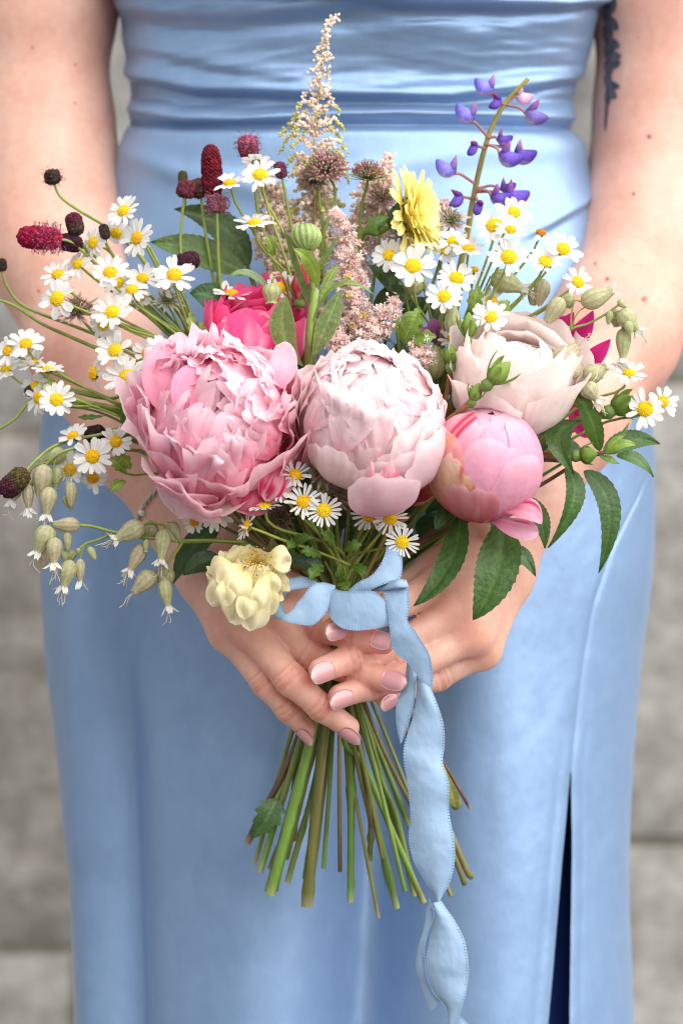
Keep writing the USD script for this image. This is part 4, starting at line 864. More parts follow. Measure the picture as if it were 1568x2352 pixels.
def green_head():
    o = P(702, 545, -0.030); n = unit((-0.10, 0.30, 0.95)); B = basis(n, (0, -1, 0.2))
    p = thing("seed_head", "ribbed round green flower head on a thick leafy stem, seen from below", "seed head", o)
    nu, nv = 16, 56; th = np.linspace(0.05, np.pi - 0.25, nu); az = np.arange(nv) / nv * 2 * np.pi
    TH, AZ = np.meshgrid(th, az, indexing="ij"); rr = 0.0087 * (1 + 0.055 * np.cos(AZ * 14) * np.sin(TH))
    v = o + (rr * np.sin(TH))[..., None] * (np.cos(AZ)[..., None] * B[:, 0] + np.sin(AZ)[..., None] * B[:, 1]) + (rr * np.cos(TH) * 0.92)[..., None] * n
    c = lerp((0.22, 0.33, 0.09), (0.42, 0.52, 0.20), 0.5 + 0.5 * np.cos(AZ * 14)).reshape(-1, 3)
    obj("head", (v.reshape(-1, 3), grid_faces(nu, nv, True)[:, ::-1]), "leaf", p, True, c)
    stem(p, [(702, 566, -0.030), (714, 610, -0.030), (722, 668, -0.030)], [half(13), half(15)], (0.34, 0.40, 0.13), n=14)
    stem(p, low_stem((805, 2072), (805, 1744), [(760, 1250, 0.0), (712, 900, -0.012), (712, 780, -0.030), (722, 665, -0.030)], 0.0), [half(15), half(17), half(20)], (0.10, 0.2, 0.035), n=46, col2=(0.22, 0.31, 0.07))
    K = dict(col=(0.14, 0.20, 0.055), edge=(0.25, 0.32, 0.12), serr=0.03)
    leaf(p, (702, 846, -0.034), (625, 780, -0.044), (658, 678, -0.040), 62, nrm=(-0.3, -1, 0.1), peak=0.62, fold=0.12, **K)
    leaf(p, (716, 822, -0.030), (742, 770, -0.034), (783, 664, -0.030), 52, nrm=(0.4, -1, 0.1), peak=0.6, fold=0.15, **K)
    leaf(p, (724, 660, -0.030), (727, 590, -0.046), (672, 570, -0.048), 40, nrm=(-0.4, -1, 0.4), peak=0.35, fold=0.3, col=(0.20, 0.30, 0.04))
    leaf(p, (712, 700, -0.032), (690, 620, -0.034), (650, 520, -0.034), 24, nrm=(-0.8, -0.8, 0.1), fold=0.5, **K)
    leaf(p, (718, 740, -0.034), (770, 600, -0.055), (860, 678, -0.050), 25, nrm=(0.1, -0.6, 0.8), fold=0.3, col=(0.17, 0.26, 0.06))
    leaf(p, (730, 700, -0.028), (748, 650, -0.028), (776, 606, -0.024), 26, nrm=(0.5, -1, 0.1), fold=0.2, col=(0.17, 0.24, 0.04), peak=0.55)
    leaf(p, (728, 622, -0.030), (745, 590, -0.034), (780, 536, -0.034), 15, nrm=(0.5, -1, 0.1), fold=0.4, **K)
    leaf(p, (620, 668, -0.030), (565, 600, -0.036), (521, 640, -0.034), 26, nrm=(0.1, -0.7, 0.7), col=G_GREY)
green_head()

# ---- lupin
def lupin():
    r = np.random.default_rng(61)
    p = thing("lupin", "tall purple lupin with sparse florets on a curved brown stem", "lupin", P(1105, 400, 0.035))
    path = [(1070, 548, 0.04), (1082, 480, 0.037), (1105, 370, 0.034), (1130, 290, 0.032), (1165, 230, 0.030), (1213, 180, 0.028)]
    stem(p, low_stem((585, 1986), (677, 1660), [(860, 1250, 0.025), (1010, 800, 0.045)] + path, 0.014), [half(10), half(10), half(15), half(15), half(12), half(9)], (0.17, 0.20, 0.05), n=64, col2=(0.30, 0.24, 0.06))
    def floret(cx, cy, Y, size, ang, bang, att, c1, c2, pale=(0.72, 0.66, 0.62), bw=1.0):
        s = sc(Y); o = P(cx, cy, Y); d = np.array([math.cos(ang), -0.25, math.sin(ang)]); d = unit(d); up = np.array([math.cos(bang), -0.1, math.sin(bang)]); up = unit(up - d * (up @ d)); b = np.cross(d, up)
        q = ICO2.vertices; L = size * s / 2
        x = q[:, 0] * L; y = q[:, 1] * L * 0.55; z = q[:, 2] * L * 0.62 * (1 - 0.25 * q[:, 0]) + 0.28 * L * q[:, 0] ** 2
        y = y * (1 - 0.3 * np.clip(q[:, 2], 0, 1))
        v = o + x[:, None] * d + y[:, None] * b + z[:, None] * up
        k = np.clip(0.55 - q[:, 2] * 0.5 - q[:, 0] * 0.25 + 0.12 * np.sin(q[:, 0] * 22), 0, 1)
        c = lerp(c1, np.asarray(c1) * 1.9 + 0.05, 1 - np.abs(q[:, 0])); c = lerp2(c, np.asarray(pale), sstep(0.80, 1.05, k))
        obj("pouch", (v, ICO2.faces), "floret", p, True, c)
        L2 = L * 0.95 * bw; o2 = o - d * L * 0.45 + up * L * 0.75
        ub = unit(up * 0.9 + d * 0.25); fb = np.cross(b, ub)
        tz = (q[:, 2] + 1) / 2; w = (1 - 0.75 * tz ** 1.6)
        v = o2 + (q[:, 0] * L2 * 0.42 * w)[:, None] * fb + (q[:, 1] * L2 * 0.5 * w)[:, None] * b + (q[:, 2] * L2 * 0.85)[:, None] * ub
        obj("banner", (v, ICO2.faces), "floret", p, True, lerp(c1, c2, sstep(0.25, 0.95, tz)))
        stem(p, [att, ((att[0] * 0.55 + cx * 0.45), (att[1] * 0.55 + cy * 0.45) - 6, (att[2] + Y) / 2), o - d * L * 0.75], 0.00095, (0.36, 0.16, 0.16), name="pedicel", n=9, k=5)
    V, M, Wt = (0.11, 0.055, 0.36), (0.50, 0.14, 0.42), (0.72, 0.66, 0.62)
    V2, M2 = (0.19, 0.17, 0.52), (0.62, 0.30, 0.55)
    F = [(1108, 200, 0.024, 46, 2.6, 1.2, (1152, 245, .032), V2, M2), (1064, 262, 0.024, 48, 2.5, 1.3, (1120, 315, .032), V2, M2), (1138, 238, 0.022, 34, 3.9, 1.1, (1158, 240, .031), V, (0.38, 0.05, 0.28)),
         (1205, 226, 0.030, 38, 0.0, 1.9, (1172, 226, .030), (0.55, 0.38, 0.52), (0.75, 0.52, 0.60)), (1230, 270, 0.024, 50, -0.35, 0.9, (1162, 240, .030), (0.16, 0.12, 0.36), M),
         (1085, 343, 0.022, 34, 4.2, 1.2, (1112, 340, .032), V, (0.40, 0.05, 0.30)), (1160, 322, 0.028, 34, 0.2, 0.8, (1118, 318, .032), V, M), (1172, 366, 0.020, 52, -0.15, 0.9, (1116, 330, .032), V2 if 0 else (0.14, 0.08, 0.42), M), (1206, 360, 0.026, 50, 0.1, 0.9, (1116, 332, .032), V, M2),
         (1020, 388, 0.024, 48, 2.6, 1.2, (1088, 420, .034), V2, M2), (1049, 462, 0.022, 38, 4.0, 1.3, (1082, 455, .035), V, (0.36, 0.05, 0.30)), (1097, 478, 0.020, 34, 4.4, 1.2, (1092, 450, .034), V, (0.36, 0.05, 0.30)),
         (1152, 458, 0.020, 46, 0.1, 0.9, (1096, 435, .034), V, M), (1188, 455, 0.024, 54, 0.15, 1.0, (1094, 440, .034), (0.15, 0.08, 0.44), M), (1168, 432, 0.028, 34, 0.3, 0.9, (1098, 432, .034), V, M2)]
    for f in F: floret(*f[:3], f[3] * 1.16, *f[4:])
lupin()
# ------------------------------------------------------------------ every daisy: place, size, facing, label, where its stem runs
J = {"LU": [(490, 850, 0.012), (690, 1200, 0.014), (760, 1400, 0.006)], "LF": [(330, 965, 0.004), (560, 1130, 0.012), (755, 1400, 0.008)], "LL": [(325, 1010, -0.004), (520, 1130, 0.004), (750, 1400, 0.004)],
     "UM": [(690, 700, 0.012), (720, 1000, 0.014), (768, 1400, 0.006)], "RU": [(1010, 880, 0.014), (880, 1220, 0.014), (790, 1400, 0.008)], "RF": [(1330, 960, -0.004), (1090, 1160, 0.004), (800, 1400, 0.006)],
     "BO": [(785, 1300, -0.012), (778, 1420, -0.004)]}
f0 = (0, -1, 0.25); up = (0.0, -0.75, 0.75)
DA = [
 (283, 483, -.010, 88, (-.45, -.75, .45), "daisy highest on the left side, its petals sweeping up to the right", "LU", {}),
 (314, 546, -.012, 96, (-.55, -.80, .15), "daisy with long ragged petals just under the highest left daisy, beside the blue dress", "LU", {}),
 (213, 556, .000, 84, (-.60, -.75, .10), "half turned daisy beside the small dark burnet head near the elbow", "LU", {"droop": .3}),
 (266, 535, .006, 84, (-.1, -.7, -.4), "daisy hanging face down behind the highest left daisy", "LU", {"droop": .5}),
 (178, 605, .004, 80, (-.35, -.80, .35), "daisy with browned petal tips below the dark pink burnet spike", "LU", {"droop": .35}),
 (132, 629, -.006, 90, (-.15, -.72, .70), "daisy seen low from the front, one petal folded over its disc", "LU", {"miss": 2}),
 (253, 625, -.016, 98, (.05, -.85, .55), "wide open daisy at the heart of the left daisy group, with evenly spread petals", "LU", {}),
 (131, 685, -.016, 104, (-.35, -.80, .15), "daisy above the pink starry masterwort at the left, its petals hanging downwards", "LU", {"droop": .25}),
 (269, 647, .004, 80, (.15, -.85, .20), "daisy mostly hidden under the wide open daisy of the left group", "LU", {}),
 (327, 638, .000, 84, (.10, -.75, .60), "daisy partly covered between two open ones, left of the purple burnet cone", "LU", {"droop": .1}),
 (400, 631, -.014, 98, (.10, -.85, .45), "daisy right below the purple burnet cone, the rightmost of the left group", "LU", {}),
 (379, 654, -.002, 72, (-.65, -.70, -.1), "side-on daisy tucked behind the rightmost one of the left group", "LU", {"droop": .4}),
 (303, 664, -.008, 82, (-.10, -.70, .60), "drooping daisy with petals folded down in the middle of the left stems", "LU", {"droop": .35}),
 (257, 716, -.018, 104, (-.10, -.85, .45), "large daisy above the small half hidden one, over the bare forearm", "LU", {}),
 (236, 744, -.006, 84, (-.35, -.85, -.25), "half hidden daisy facing down just below the large forearm daisy", "LU", {"droop": .3}),
 (322, 681, .006, 60, (.1, -.8, .1), "small daisy glimpsed deep between the left stems", "LU", {}),
 (59, 789, -.010, 96, (.0, -.80, .55), "full daisy at the far left edge, uppermost of its trio", "LF", {}),
 (18, 804, -.006, 84, (-.55, -.75, .35), "daisy with a domed disc at the far left edge, cut by the frame", "LF", {}),
 (14, 846, .000, 84, (-.35, -.65, .65), "low daisy at the far left edge, cut off by the frame", "LF", {}),
 (76, 833, -.002, 74, (-.45, -.60, .75), "daisy seen flat from the side, left one of the pair over the grey wall", "LF", {"petal_el": .5}),
 (110, 847, -.008, 78, (.05, -.40, .92), "daisy seen nearly edge on, right one of the pair over the grey wall", "LF", {"petal_el": .3}),
 (264, 804, -.020, 100, (-.25, -.85, .35), "big daisy in front of the forearm, directly above the daisy with an orange-yellow dome", "LU", {}),
 (379, 799, -.022, 92, (.05, -.65, .75), "flat open daisy just left of the hot pink rose's foot", "LU", {}),
 (338, 810, -.008, 80, (-.15, -.85, .25), "daisy overlapped by the flat open one beside the pink peony", "LU", {"disc_col": (0.80, 0.38, 0.01)}),
 (214, 857, -.014, 92, (-.85, -.50, .05), "daisy turned in profile to the left with a long drooping petal", "LU", {"droop": .45, "miss": 3}),
 (292, 866, -.022, 104, (-.05, -.90, .25), "large open daisy left of the pink peony, lowest of the group over the forearm", "LU", {}),
 (335, 852, -.004, 50, (.2, -.85, .2), "tiny orange-centred daisy squeezed beside the pink peony's top left petal", "LU", {"disc_col": (0.70, 0.30, 0.01), "droop": .4}),
 (130, 918, -.018, 92, (.0, -.95, .20), "daisy facing straight out over the wall, above the bent blue skirt edge", "LF", {}),
 (88, 912, -.008, 84, (-.55, -.80, .20), "daisy half behind the straight facing one at the left edge of the skirt", "LF", {"droop": .25}),
 (80, 886, .002, 72, (-.2, -.8, .3), "daisy mostly hidden behind the small dark seed cone at the left", "LF", {"droop": .3}),
 (167, 1000, -.016, 84, (-.35, -.55, .75), "side view daisy topping the lower left group of four", "LL", {}),
 (212, 1048, -.026, 98, (.0, -1, .10), "largest white daisy of the lower left group, facing the viewer", "LL", {"N": 16}),
 (266, 1014, -.020, 78, (.05, -.98, .12), "neat round daisy touching the left edge of the pink peony", "LL", {"N": 14}),
 (160, 1078, -.018, 96, (-.40, -.85, .05), "daisy with an orange-yellow disc left of the largest low one", "LL", {"droop": .2, "disc_col": (.80, .40, .01)}),
 (213, 1098, -.016, 84, (.0, -.90, -.45), "drooping daisy directly under the largest low left one", "LL", {"droop": .45, "disc_col": (.78, .37, .01)}),
 (597, 400, -.006, 96, (-.05, -.80, .55), "round faced daisy at the top of the bouquet beside the dark red burnet", "UM", {}),
 (527, 419, -.004, 84, (-.15, -.55, .80), "daisy seen from the side just right of the dark red burnet spike", "UM", {}),
 (592, 372, .008, 84, (.10, .35, .75), "daisy seen from behind, peeking over the topmost full faced one", "UM", {"petal_el": .1}),
 (583, 510, -.002, 88, (-.05, -.50, .85), "daisy standing alone above the dark leaves, one petal curled over its disc", "UM", {}),
 (530, 673, .000, 100, (.05, -.40, .90), "flat daisy seen edge on above the hot pink rose", "UM", {}),
 (645, 660, .000, 84, (.35, -.80, .30), "daisy behind the pale green bell bud", "UM", {}),
 (893, 585, -.006, 88, (-.15, -.95, .30), "daisy left of the one beneath the yellow marigold, first of the right group", "RU", {}),
 (948, 610, -.020, 106, (.0, -.88, .45), "big daisy hanging below the yellow marigold", "RU", {}),
 (971, 562, -.010, 74, (.1, -.25, .95), "daisy seen from underneath against the marigold's lower petals", "RU", {"petal_el": .2}),
 (1023, 575, .006, 60, (.2, -.85, .2), "small daisy wedged behind the marigold's right edge", "RU", {}),
 (1040, 554, .004, 76, (.15, -.85, .40), "domed daisy between the marigold and the lupin stem", "RU", {"droop": .3}),
 (1075, 570, -.006, 84, (.0, -.55, .80), "daisy in side view just below the foot of the lupin", "RU", {}),
 (1134, 517, -.010, 104, (-.15, -.88, .40), "broad daisy right of the lupin, upper left of the right group", "RU", {}),
 (1172, 527, -.016, 80, (.05, -.70, .65), "small daisy overlapping the broad one right of the lupin", "RU", {}),
 (1180, 486, -.002, 96, (.25, -.80, .50), "highest daisy of the right group, beneath the big purple florets", "RU", {}),
 (1242, 533, -.004, 66, (.20, -.55, .75), "withered daisy with an orange-brown disc and few shrivelled petals", "RU", {"miss": 8, "disc_col": (.55, .22, .01), "droop": .6}),
 (1168, 590, -.022, 104, (.0, -.90, .40), "largest open daisy of the right group, in its middle", "RU", {}),
 (1252, 600, -.014, 92, (.10, -.75, .60), "daisy close right of the largest one of the right group", "RU", {}),
 (1293, 571, -.010, 98, (.20, -.88, .40), "daisy upper rightmost of the right group, against the forearm", "RU", {}),
 (1327, 647, -.008, 80, (.35, -.80, .40), "daisy above the straw coloured campion bladder, over the freckled forearm", "RU", {}),
 (1048, 638, -.012, 92, (.05, -.85, .45), "daisy midway between the big one below the marigold and the largest right one", "RU", {}),
 (1019, 680, -.020, 92, (.0, -.93, .35), "daisy standing over the lobed green leaf, in front of a campion bladder", "RU", {}),
 (1126, 727, -.022, 92, (.05, -.90, .38), "daisy touching the top of the blush rose", "RU", {}),
 (1089, 618, .000, 60, (.1, -.55, .75), "small faded daisy in profile behind the largest right one", "RU", {"miss": 5, "droop": .3}),
 (1129, 691, -.002, 78, (.1, -.80, .45), "daisy half covered by the one touching the blush rose", "RU", {}),
 (1041, 777, -.004, 84, (-.05, -.60, .70), "orange-centred daisy behind the small green rosebud", "RU", {"disc_col": (.80, .40, .01)}),
 (1444, 856, -.014, 88, (.05, -.65, .72), "daisy hovering alone at the right, above the pair near the frame", "RF", {}),
 (1481, 939, -.018, 100, (-.10, -.92, .20), "larger daisy of the pair at the far right", "RF", {}),
 (1522, 922, -.010, 88, (.35, -.85, .15), "daisy at the far right, half behind its larger neighbour", "RF", {}),
 (951, 1122, -.018, 74, (.35, -.50, -.55), "dull orange-centred daisy sheltering between the pale peony and the bud", "BO", {"disc_col": (.72, .32, .01), "droop": .2}),
 (896, 1190, -.046, 84, (.05, -.96, .20), "narrow petalled daisy with a bright disc below the pale peony's right side", "BO", {"narrow": True}),
 (848, 1183, -.040, 88, (-.10, -.90, -.15), "narrow petalled daisy with an orange disc right under the pale peony", "BO", {"narrow": True, "disc_col": (.80, .40, .01), "droop": .2}),
 (923, 1245, -.052, 84, (.10, -.95, .12), "lowest daisy, lying on the ribbon at the top of its tail", "BO", {"narrow": True}),
 (493, 1177, -.036, 100, (.0, -.96, .05), "wide daisy with an orange disc directly under the pink peony", "LL", {"N": 15, "disc_col": (.78, .36, .01)}),
 (446, 1199, -.030, 62, (-.05, -.92, .05), "small daisy left of the wide one under the pink peony", "LL", {"N": 14, "disc_col": (.78, .36, .01)}),
 (678, 1090, -.056, 76, (.20, -.82, .50), "narrow petalled daisy at the upper end of the middle chain, against the pink peony", "BO", {"narrow": True}),
 (640, 1121, -.058, 84, (-.20, -.85, .42), "second narrow petalled daisy down the middle chain, overlapping the pink peony", "BO", {"narrow": True}),
 (607, 1160, -.056, 88, (-.05, -.40, .88), "narrow petalled daisy seen flat from the side in the middle chain", "BO", {"narrow": True}),
 (697, 1152, -.062, 88, (.0, -.90, .40), "bright narrow petalled daisy in the centre of the middle chain", "BO", {"narrow": True}),
 (743, 1172, -.064, 86, (.05, -.97, .12), "narrow petalled daisy at the right end of the middle chain, under the green masterwort", "BO", {"narrow": True}),
 (566, 1208, -.054, 76, (-.80, -.35, .30), "narrow petalled daisy turned away in profile above the yellow rose", "BO", {"narrow": True}),
]
for i, (x, y, Y, d, n, lab, jk, kw) in enumerate(DA):
    q = np.random.default_rng(900 + i); js = [(a + q.normal(0, 16) * (k < len(J[jk]) - 1) + q.normal(0, 5), b + q.normal(0, 14), c + q.normal(0, 0.004)) for k, (a, b, c) in enumerate(J[jk])]
    if i % 5 == 0:
        k_ = i // 5; bx = 585 + (k_ * 0.618 % 1.0) * 470 + q.normal(0, 8); js += [(695 + (bx - 580) * 0.42, 1690, q.uniform(-.012, .014)), (bx, q.uniform(1880, 2070), q.uniform(-.004, .024))]
    daisy(x, y, Y, d, n, lab, js, **kw)

# ------------------------------------------------------------------ bladder campion
def calyx(p, a, b, Rpx, tone=0.0, petals=0, stamens=0, open_=0.42):
    r = np.random.default_rng(int(a[0] * 13 + a[1])); A, Bb = P(*a), P(*b); ax = Bb - A; L = np.linalg.norm(ax); R = Rpx * sc(a[2]); B = basis(ax / L, (0.2, -1, 0.1))
    nu, nv = 22, 40; t = np.linspace(0, 1, nu); az = np.arange(nv) / nv * 2 * np.pi
    prof = np.interp(t, [0, .04, .14, .3, .45, .62, .8, .92, 1.0], [0.10, .42, .80, .99, 1.0, .88, .66, .50, open_])
    T_, A_ = np.meshgrid(t, az, indexing="ij")
    rr = R * prof[:, None] * (1 + 0.025 * np.cos(A_ * 10) + 0.05 * np.cos(A_ * 2 + 1.3)); end = 0.05 * L * np.maximum(0, np.cos(A_ * 5)) * (T_ > 0.97)
    V = A + (T_ * L + end)[..., None] * B[:, 2] + rr[..., None] * (np.cos(A_)[..., None] * B[:, 0] + np.sin(A_)[..., None] * B[:, 1])
    net = np.maximum((0.5 + 0.5 * np.cos(A_ * 10 + 0.5 * np.sin(T_ * 22))) ** 4, (0.5 + 0.5 * np.cos(T_ * 40 + 2.6 * np.sin(A_ * 10 + T_ * 9) + 2 * np.cos(A_ * 3))) ** 4 * 0.75) * (0.6 + 0.8 * fbm(V * 300, 2, 5))
    g = np.array((0.52, 0.55, 0.29)); w = np.array((0.58, 0.50, 0.37)); pu = np.array((0.36, 0.20, 0.16)); k = np.clip(tone * (0.6 + 0.8 * fbm(V * 120, 2, 3)), 0, 1)
    base = lerp(g, w, k); vein = lerp(np.array((0.26, 0.29, 0.12)), pu, k)
    c = base * (1 - np.clip(net, 0, 1)[..., None] * 0.55) + vein * np.clip(net, 0, 1)[..., None] * 0.55
    cp = obj("calyx", (V.reshape(-1, 3), grid_faces(nu, nv, True)), "bladder", p, True, c.reshape(-1, 3))
    Bm = basis(B[:, 2], B[:, 1])
    for i in range(petals):
        v, f, tt, s = strap(Bb - B[:, 2] * 0.001, Bm, 2 * math.pi * (i + r.normal(0, .1)) / petals, 0.0065 + r.uniform(0, .002), 0.0042, 1.2, 0.55 + r.normal(0, .35), r0=R * open_ * 0.5, nu=7, nv=5, notch=0.25, cup=-0.3, round_=0.2)
        obj("petal", (v, f), "petal", cp, True, np.tile((0.80, 0.79, 0.74), (len(v), 1)))
    if stamens:
        mb = MB()
        for i in range(stamens):
            d = unit(B[:, 2] + r.normal(0, .16, 3)); e = unit(d + np.array([0, 0, -.5]) + r.normal(0, .3, 3)); q = Bb + d * 0.005
            v, f = tube([Bb, q, q + e * 0.004, q + e * 0.0055 + r.normal(0, .0015, 3)], [0.00032, 0.00024, 0.0002], 9, 4); mb.add(v, f, (0.72, 0.68, 0.58))
        mb.build("stamens", "petal", cp)
def campion(label, loc, stems, cal, low=None, Y=0.0):
    p = thing("bladder_campion", label, "bladder campion", P(*loc))
    for pts, w in stems: stem(p, pts, [half(w), half(w * 0.8)], (0.20, 0.25, 0.05), k=6)
    for c in cal: calyx(p, *c[:3], **c[3])
    if low: stem(p, low, [half(13), half(9)], (0.13, 0.18, 0.04), n=44, col2=(0.2, 0.27, 0.05))
    return p
y = -0.024
campion("drooping mauve veined campion spray over the skirt's left edge, under a burnet cone", (110, 1080, y),
    [([(320, 1035, .0), (230, 1030, -.012), (160, 1032, y), (112, 1060, y), (98, 1090, y)], 7), ([(160, 1032, y), (130, 1050, y), (118, 1110, y)], 4), ([(150, 1035, y), (158, 1070, y), (160, 1110, y)], 4), ([(112, 1060, y), (75, 1075, y), (64, 1112, y)], 4), ([(240, 1085, -.01), (150, 1092, y + .003), (128, 1110, y)], 4)],
    [((152, 1036, y + .008), (94, 1060, y + .008), 20, dict(tone=.3)), ((102, 1066, y), (93, 1140, y), 23, dict(tone=.55)), ((133, 1070, y + .006), (127, 1122, y + .006), 13, dict(tone=.2)), ((114, 1118, y - .006), (107, 1180, y - .006), 20, dict(tone=.45, petals=6, stamens=3)),
     ((63, 1110, y), (66, 1168, y), 13, dict(tone=.75, petals=8)), ((42, 1118, y + .005), (30, 1150, y + .005), 12, dict(tone=.3, petals=5, stamens=3)), ((163, 1106, y), (163, 1162, y), 14, dict(tone=.45, open_=.3)), ((146, 1140, y + .004), (166, 1170, y + .004), 9, dict(tone=0, open_=.2)), ((72, 1100, y + .006), (66, 1125, y + .006), 8, dict(tone=0, open_=.2))],
    low_stem((942, 1902), (827, 1612), [(720, 1320, .004), (520, 1130, .004), (320, 1035, .0)], 0.004))
y = -0.030
campion("dense bunch of campion bladders, leftmost of the two low sprays before the skirt", (150, 1250, y),
    [([(410, 1243, -.030), (330, 1234, y), (262, 1222, y), (205, 1208, y), (150, 1206, y), (118, 1206, y)], 7), ([(258, 1226, y), (225, 1240, y), (195, 1250, y), (176, 1268, y), (164, 1285, y)], 6), ([(195, 1250, y), (188, 1265, y), (184, 1284, y)], 4), ([(150, 1206, y), (140, 1218, y), (128, 1236, y)], 4), ([(155, 1206, y), (155, 1219, y)], 4), ([(196, 1250, y), (205, 1257, y)], 3)],
    [((184, 1207, y), (124, 1205, y), 18, dict(tone=.7)), ((114, 1207, y - .005), (88, 1266, y - .005), 24, dict(tone=.3, petals=5, stamens=2)), ((126, 1234, y - .010), (124, 1292, y - .010), 18, dict(tone=.5, petals=7, stamens=4)), ((155, 1219, y), (155, 1264, y), 11, dict(tone=.35, open_=.3)), ((106, 1256, y + .006), (95, 1308, y + .006), 15, dict(tone=1.0)),
     ((163, 1286, y - .004), (147, 1346, y - .004), 19, dict(tone=.25, petals=5, stamens=4)), ((184, 1283, y), (184, 1336, y), 12, dict(tone=.5, petals=4)), ((204, 1256, y), (219, 1285, y), 9, dict(tone=0, open_=.25)), ((149, 1260, y + .004), (150, 1292, y + .004), 10, dict(tone=0, open_=.25)), ((168, 1262, y + .005), (160, 1290, y + .005), 11, dict(tone=.3)), ((180, 1258, y), (180, 1272, y), 6, dict(tone=0, open_=.2))],
    low_stem((951, 2058), (863, 1753), [(720, 1330, -.004), (560, 1250, -.020), (410, 1243, -.030)], 0.004, mid=[(911, 1876)]))
campion("low campion spray nearer the yellow rose, with white flowers on a forked stem", (360, 1240, y),
    [([(560, 1245, -.024), (480, 1241, -.030), (424, 1241, y), (400, 1236, y), (377, 1207, y)], 7), ([(420, 1242, y), (408, 1262, y), (390, 1286, y), (381, 1302, y)], 8), ([(377, 1207, y), (345, 1200, y), (330, 1206, y)], 5), ([(377, 1207, y), (376, 1218, y)], 5), ([(345, 1210, y), (338, 1225, y), (331, 1250, y)], 4), ([(384, 1296, y), (370, 1308, y), (354, 1314, y)], 4), ([(394, 1300, y), (378, 1330, y - .004)], 3), ([(384, 1200, y), (394, 1200, y)], 3)],
    [((330, 1204, y - .004), (270, 1237, y - .004), 23, dict(tone=.45, petals=6, stamens=4)), ((358, 1202, y + .006), (322, 1234, y + .006), 22, dict(tone=.5)), ((377, 1214, y - .008), (369, 1285, y - .008), 18, dict(tone=.25, petals=9, stamens=3)), ((331, 1249, y), (300, 1308, y), 18, dict(tone=.75, petals=5, stamens=4)), ((393, 1198, y), (412, 1238, y), 12, dict(tone=.35, open_=.3)),
     ((337, 1238, y - .004), (335, 1268, y - .004), 8, dict(tone=.1, open_=.6)), ((355, 1313, y), (308, 1360, y), 22, dict(tone=.6, stamens=2)), ((382, 1300, y + .006), (377, 1356, y + .006), 21, dict(tone=.3)), ((376, 1330, y - .006), (386, 1392, y - .006), 16, dict(tone=.15, petals=4, stamens=2)), ((382, 1214, y), (400, 1242, y), 10, dict(tone=-.2, open_=.25))])
y = -0.016
campion("campion spray arching out at the far right over the forearm", (1400, 740, y),
    [([(1275, 850, .0), (1298, 800, -.008), (1310, 758, y), (1352, 742, y), (1392, 720, y), (1420, 700, y)], 6), ([(1310, 758, y), (1312, 720, y), (1320, 690, y), (1338, 695, y)], 4), ([(1310, 758, y), (1325, 720, y), (1350, 700, y)], 3), ([(1392, 720, y), (1420, 738, y), (1432, 758, y)], 4), ([(1395, 720, y), (1430, 712, y)], 3), ([(1180, 745, .0), (1240, 712, -.004), (1300, 672, -.004), (1330, 650, -.004)], 7)],
    [((1334, 697, y - .003), (1404, 668, y - .003), 24, dict(tone=.35, petals=5)), ((1292, 684, y), (1256, 738, y), 21, dict(tone=.55)), ((1318, 690, y + .004), (1290, 688, y + .004), 19, dict(tone=.2)), ((1422, 712, y), (1462, 756, y), 23, dict(tone=.15, petals=6, stamens=4)), ((1432, 752, y + .003), (1430, 822, y + .003), 18, dict(tone=.1, petals=7)), ((1401, 712, y), (1396, 744, y), 9, dict(tone=0, open_=.3)),
     ((1418, 690, y), (1440, 706, y), 9, dict(tone=.1, open_=.3)), ((1412, 708, y + .008), (1416, 750, y + .008), 17, dict(tone=.2)), ((1440, 736, y - .005), (1448, 768, y - .005), 11, dict(tone=.05, open_=.5)), ((1250, 640, .004), (1236, 700, .004), 19, dict(tone=.6)), ((1230, 665, .006), (1222, 700, .006), 16, dict(tone=.2))],
    low_stem((660, 2028), (730, 1760), [(900, 1260, .012), (1150, 960, .004), (1275, 850, .0)], 0.008))
y = -0.030
campion("straw brown campion bladders clustered right of the blush rose", (1340, 850, y),
    [([(1250, 930, .0), (1275, 890, -.02), (1290, 850, y)], 5), ([(1290, 930, -.01), (1320, 890, y), (1345, 870, y)], 5)],
    [((1272, 842, y), (1326, 796, y), 27, dict(tone=.7, stamens=4)), ((1340, 870, y), (1390, 842, y), 22, dict(tone=.25, petals=6, stamens=3)), ((1340, 880, y - .004), (1370, 915, y - .004), 22, dict(tone=.45, petals=7, stamens=3)), ((1308, 868, y), (1334, 836, y), 14, dict(tone=.6)), ((1325, 905, y + .01), (1345, 940, y + .01), 20, dict(tone=.1, petals=4))])
y = 0.0
for lab, cs, st in (("green veined campion bladder under the big daisy beneath the marigold", [((932, 656, y), (978, 650, y), 25, dict(tone=.1))], [(980, 860, .01), (940, 720, .004), (930, 660, y)]),
                ("pale papery campion with white petals behind the largest right daisy", [((1128, 632, y), (1196, 662, y), 27, dict(tone=.12, petals=7, stamens=5))], [(1060, 860, .01), (1090, 720, .006), (1126, 634, y)]),
                ("upright greenish campion bladder beside the pointed green rosebud", [((1040, 768, -.012), (1039, 704, -.012), 20, dict(tone=.1, open_=.5))], [(1010, 900, .01), (1036, 800, -.006), (1040, 768, -.012)]),
                ("grey-green campion bladder behind the pale peony's right shoulder", [((990, 872, .0), (1000, 796, .0), 27, dict(tone=.1)), ((1015, 720, .012), (1008, 690, .012), 15, dict(tone=.2))], [(960, 960, .01), (985, 900, .002), (990, 872, .0)]),
                ("small pale green bell of a campion above the hot pink rose", [((624, 650, -.034), (624, 696, -.034), 22, dict(tone=-.3, open_=.7))], [(668, 700, -.01), (650, 640, -.03), (630, 636, -.034), (624, 650, -.034)])):
    campion(lab, (cs[0][0][0], cs[0][0][1], cs[0][0][2]), [(st, 5)], cs)
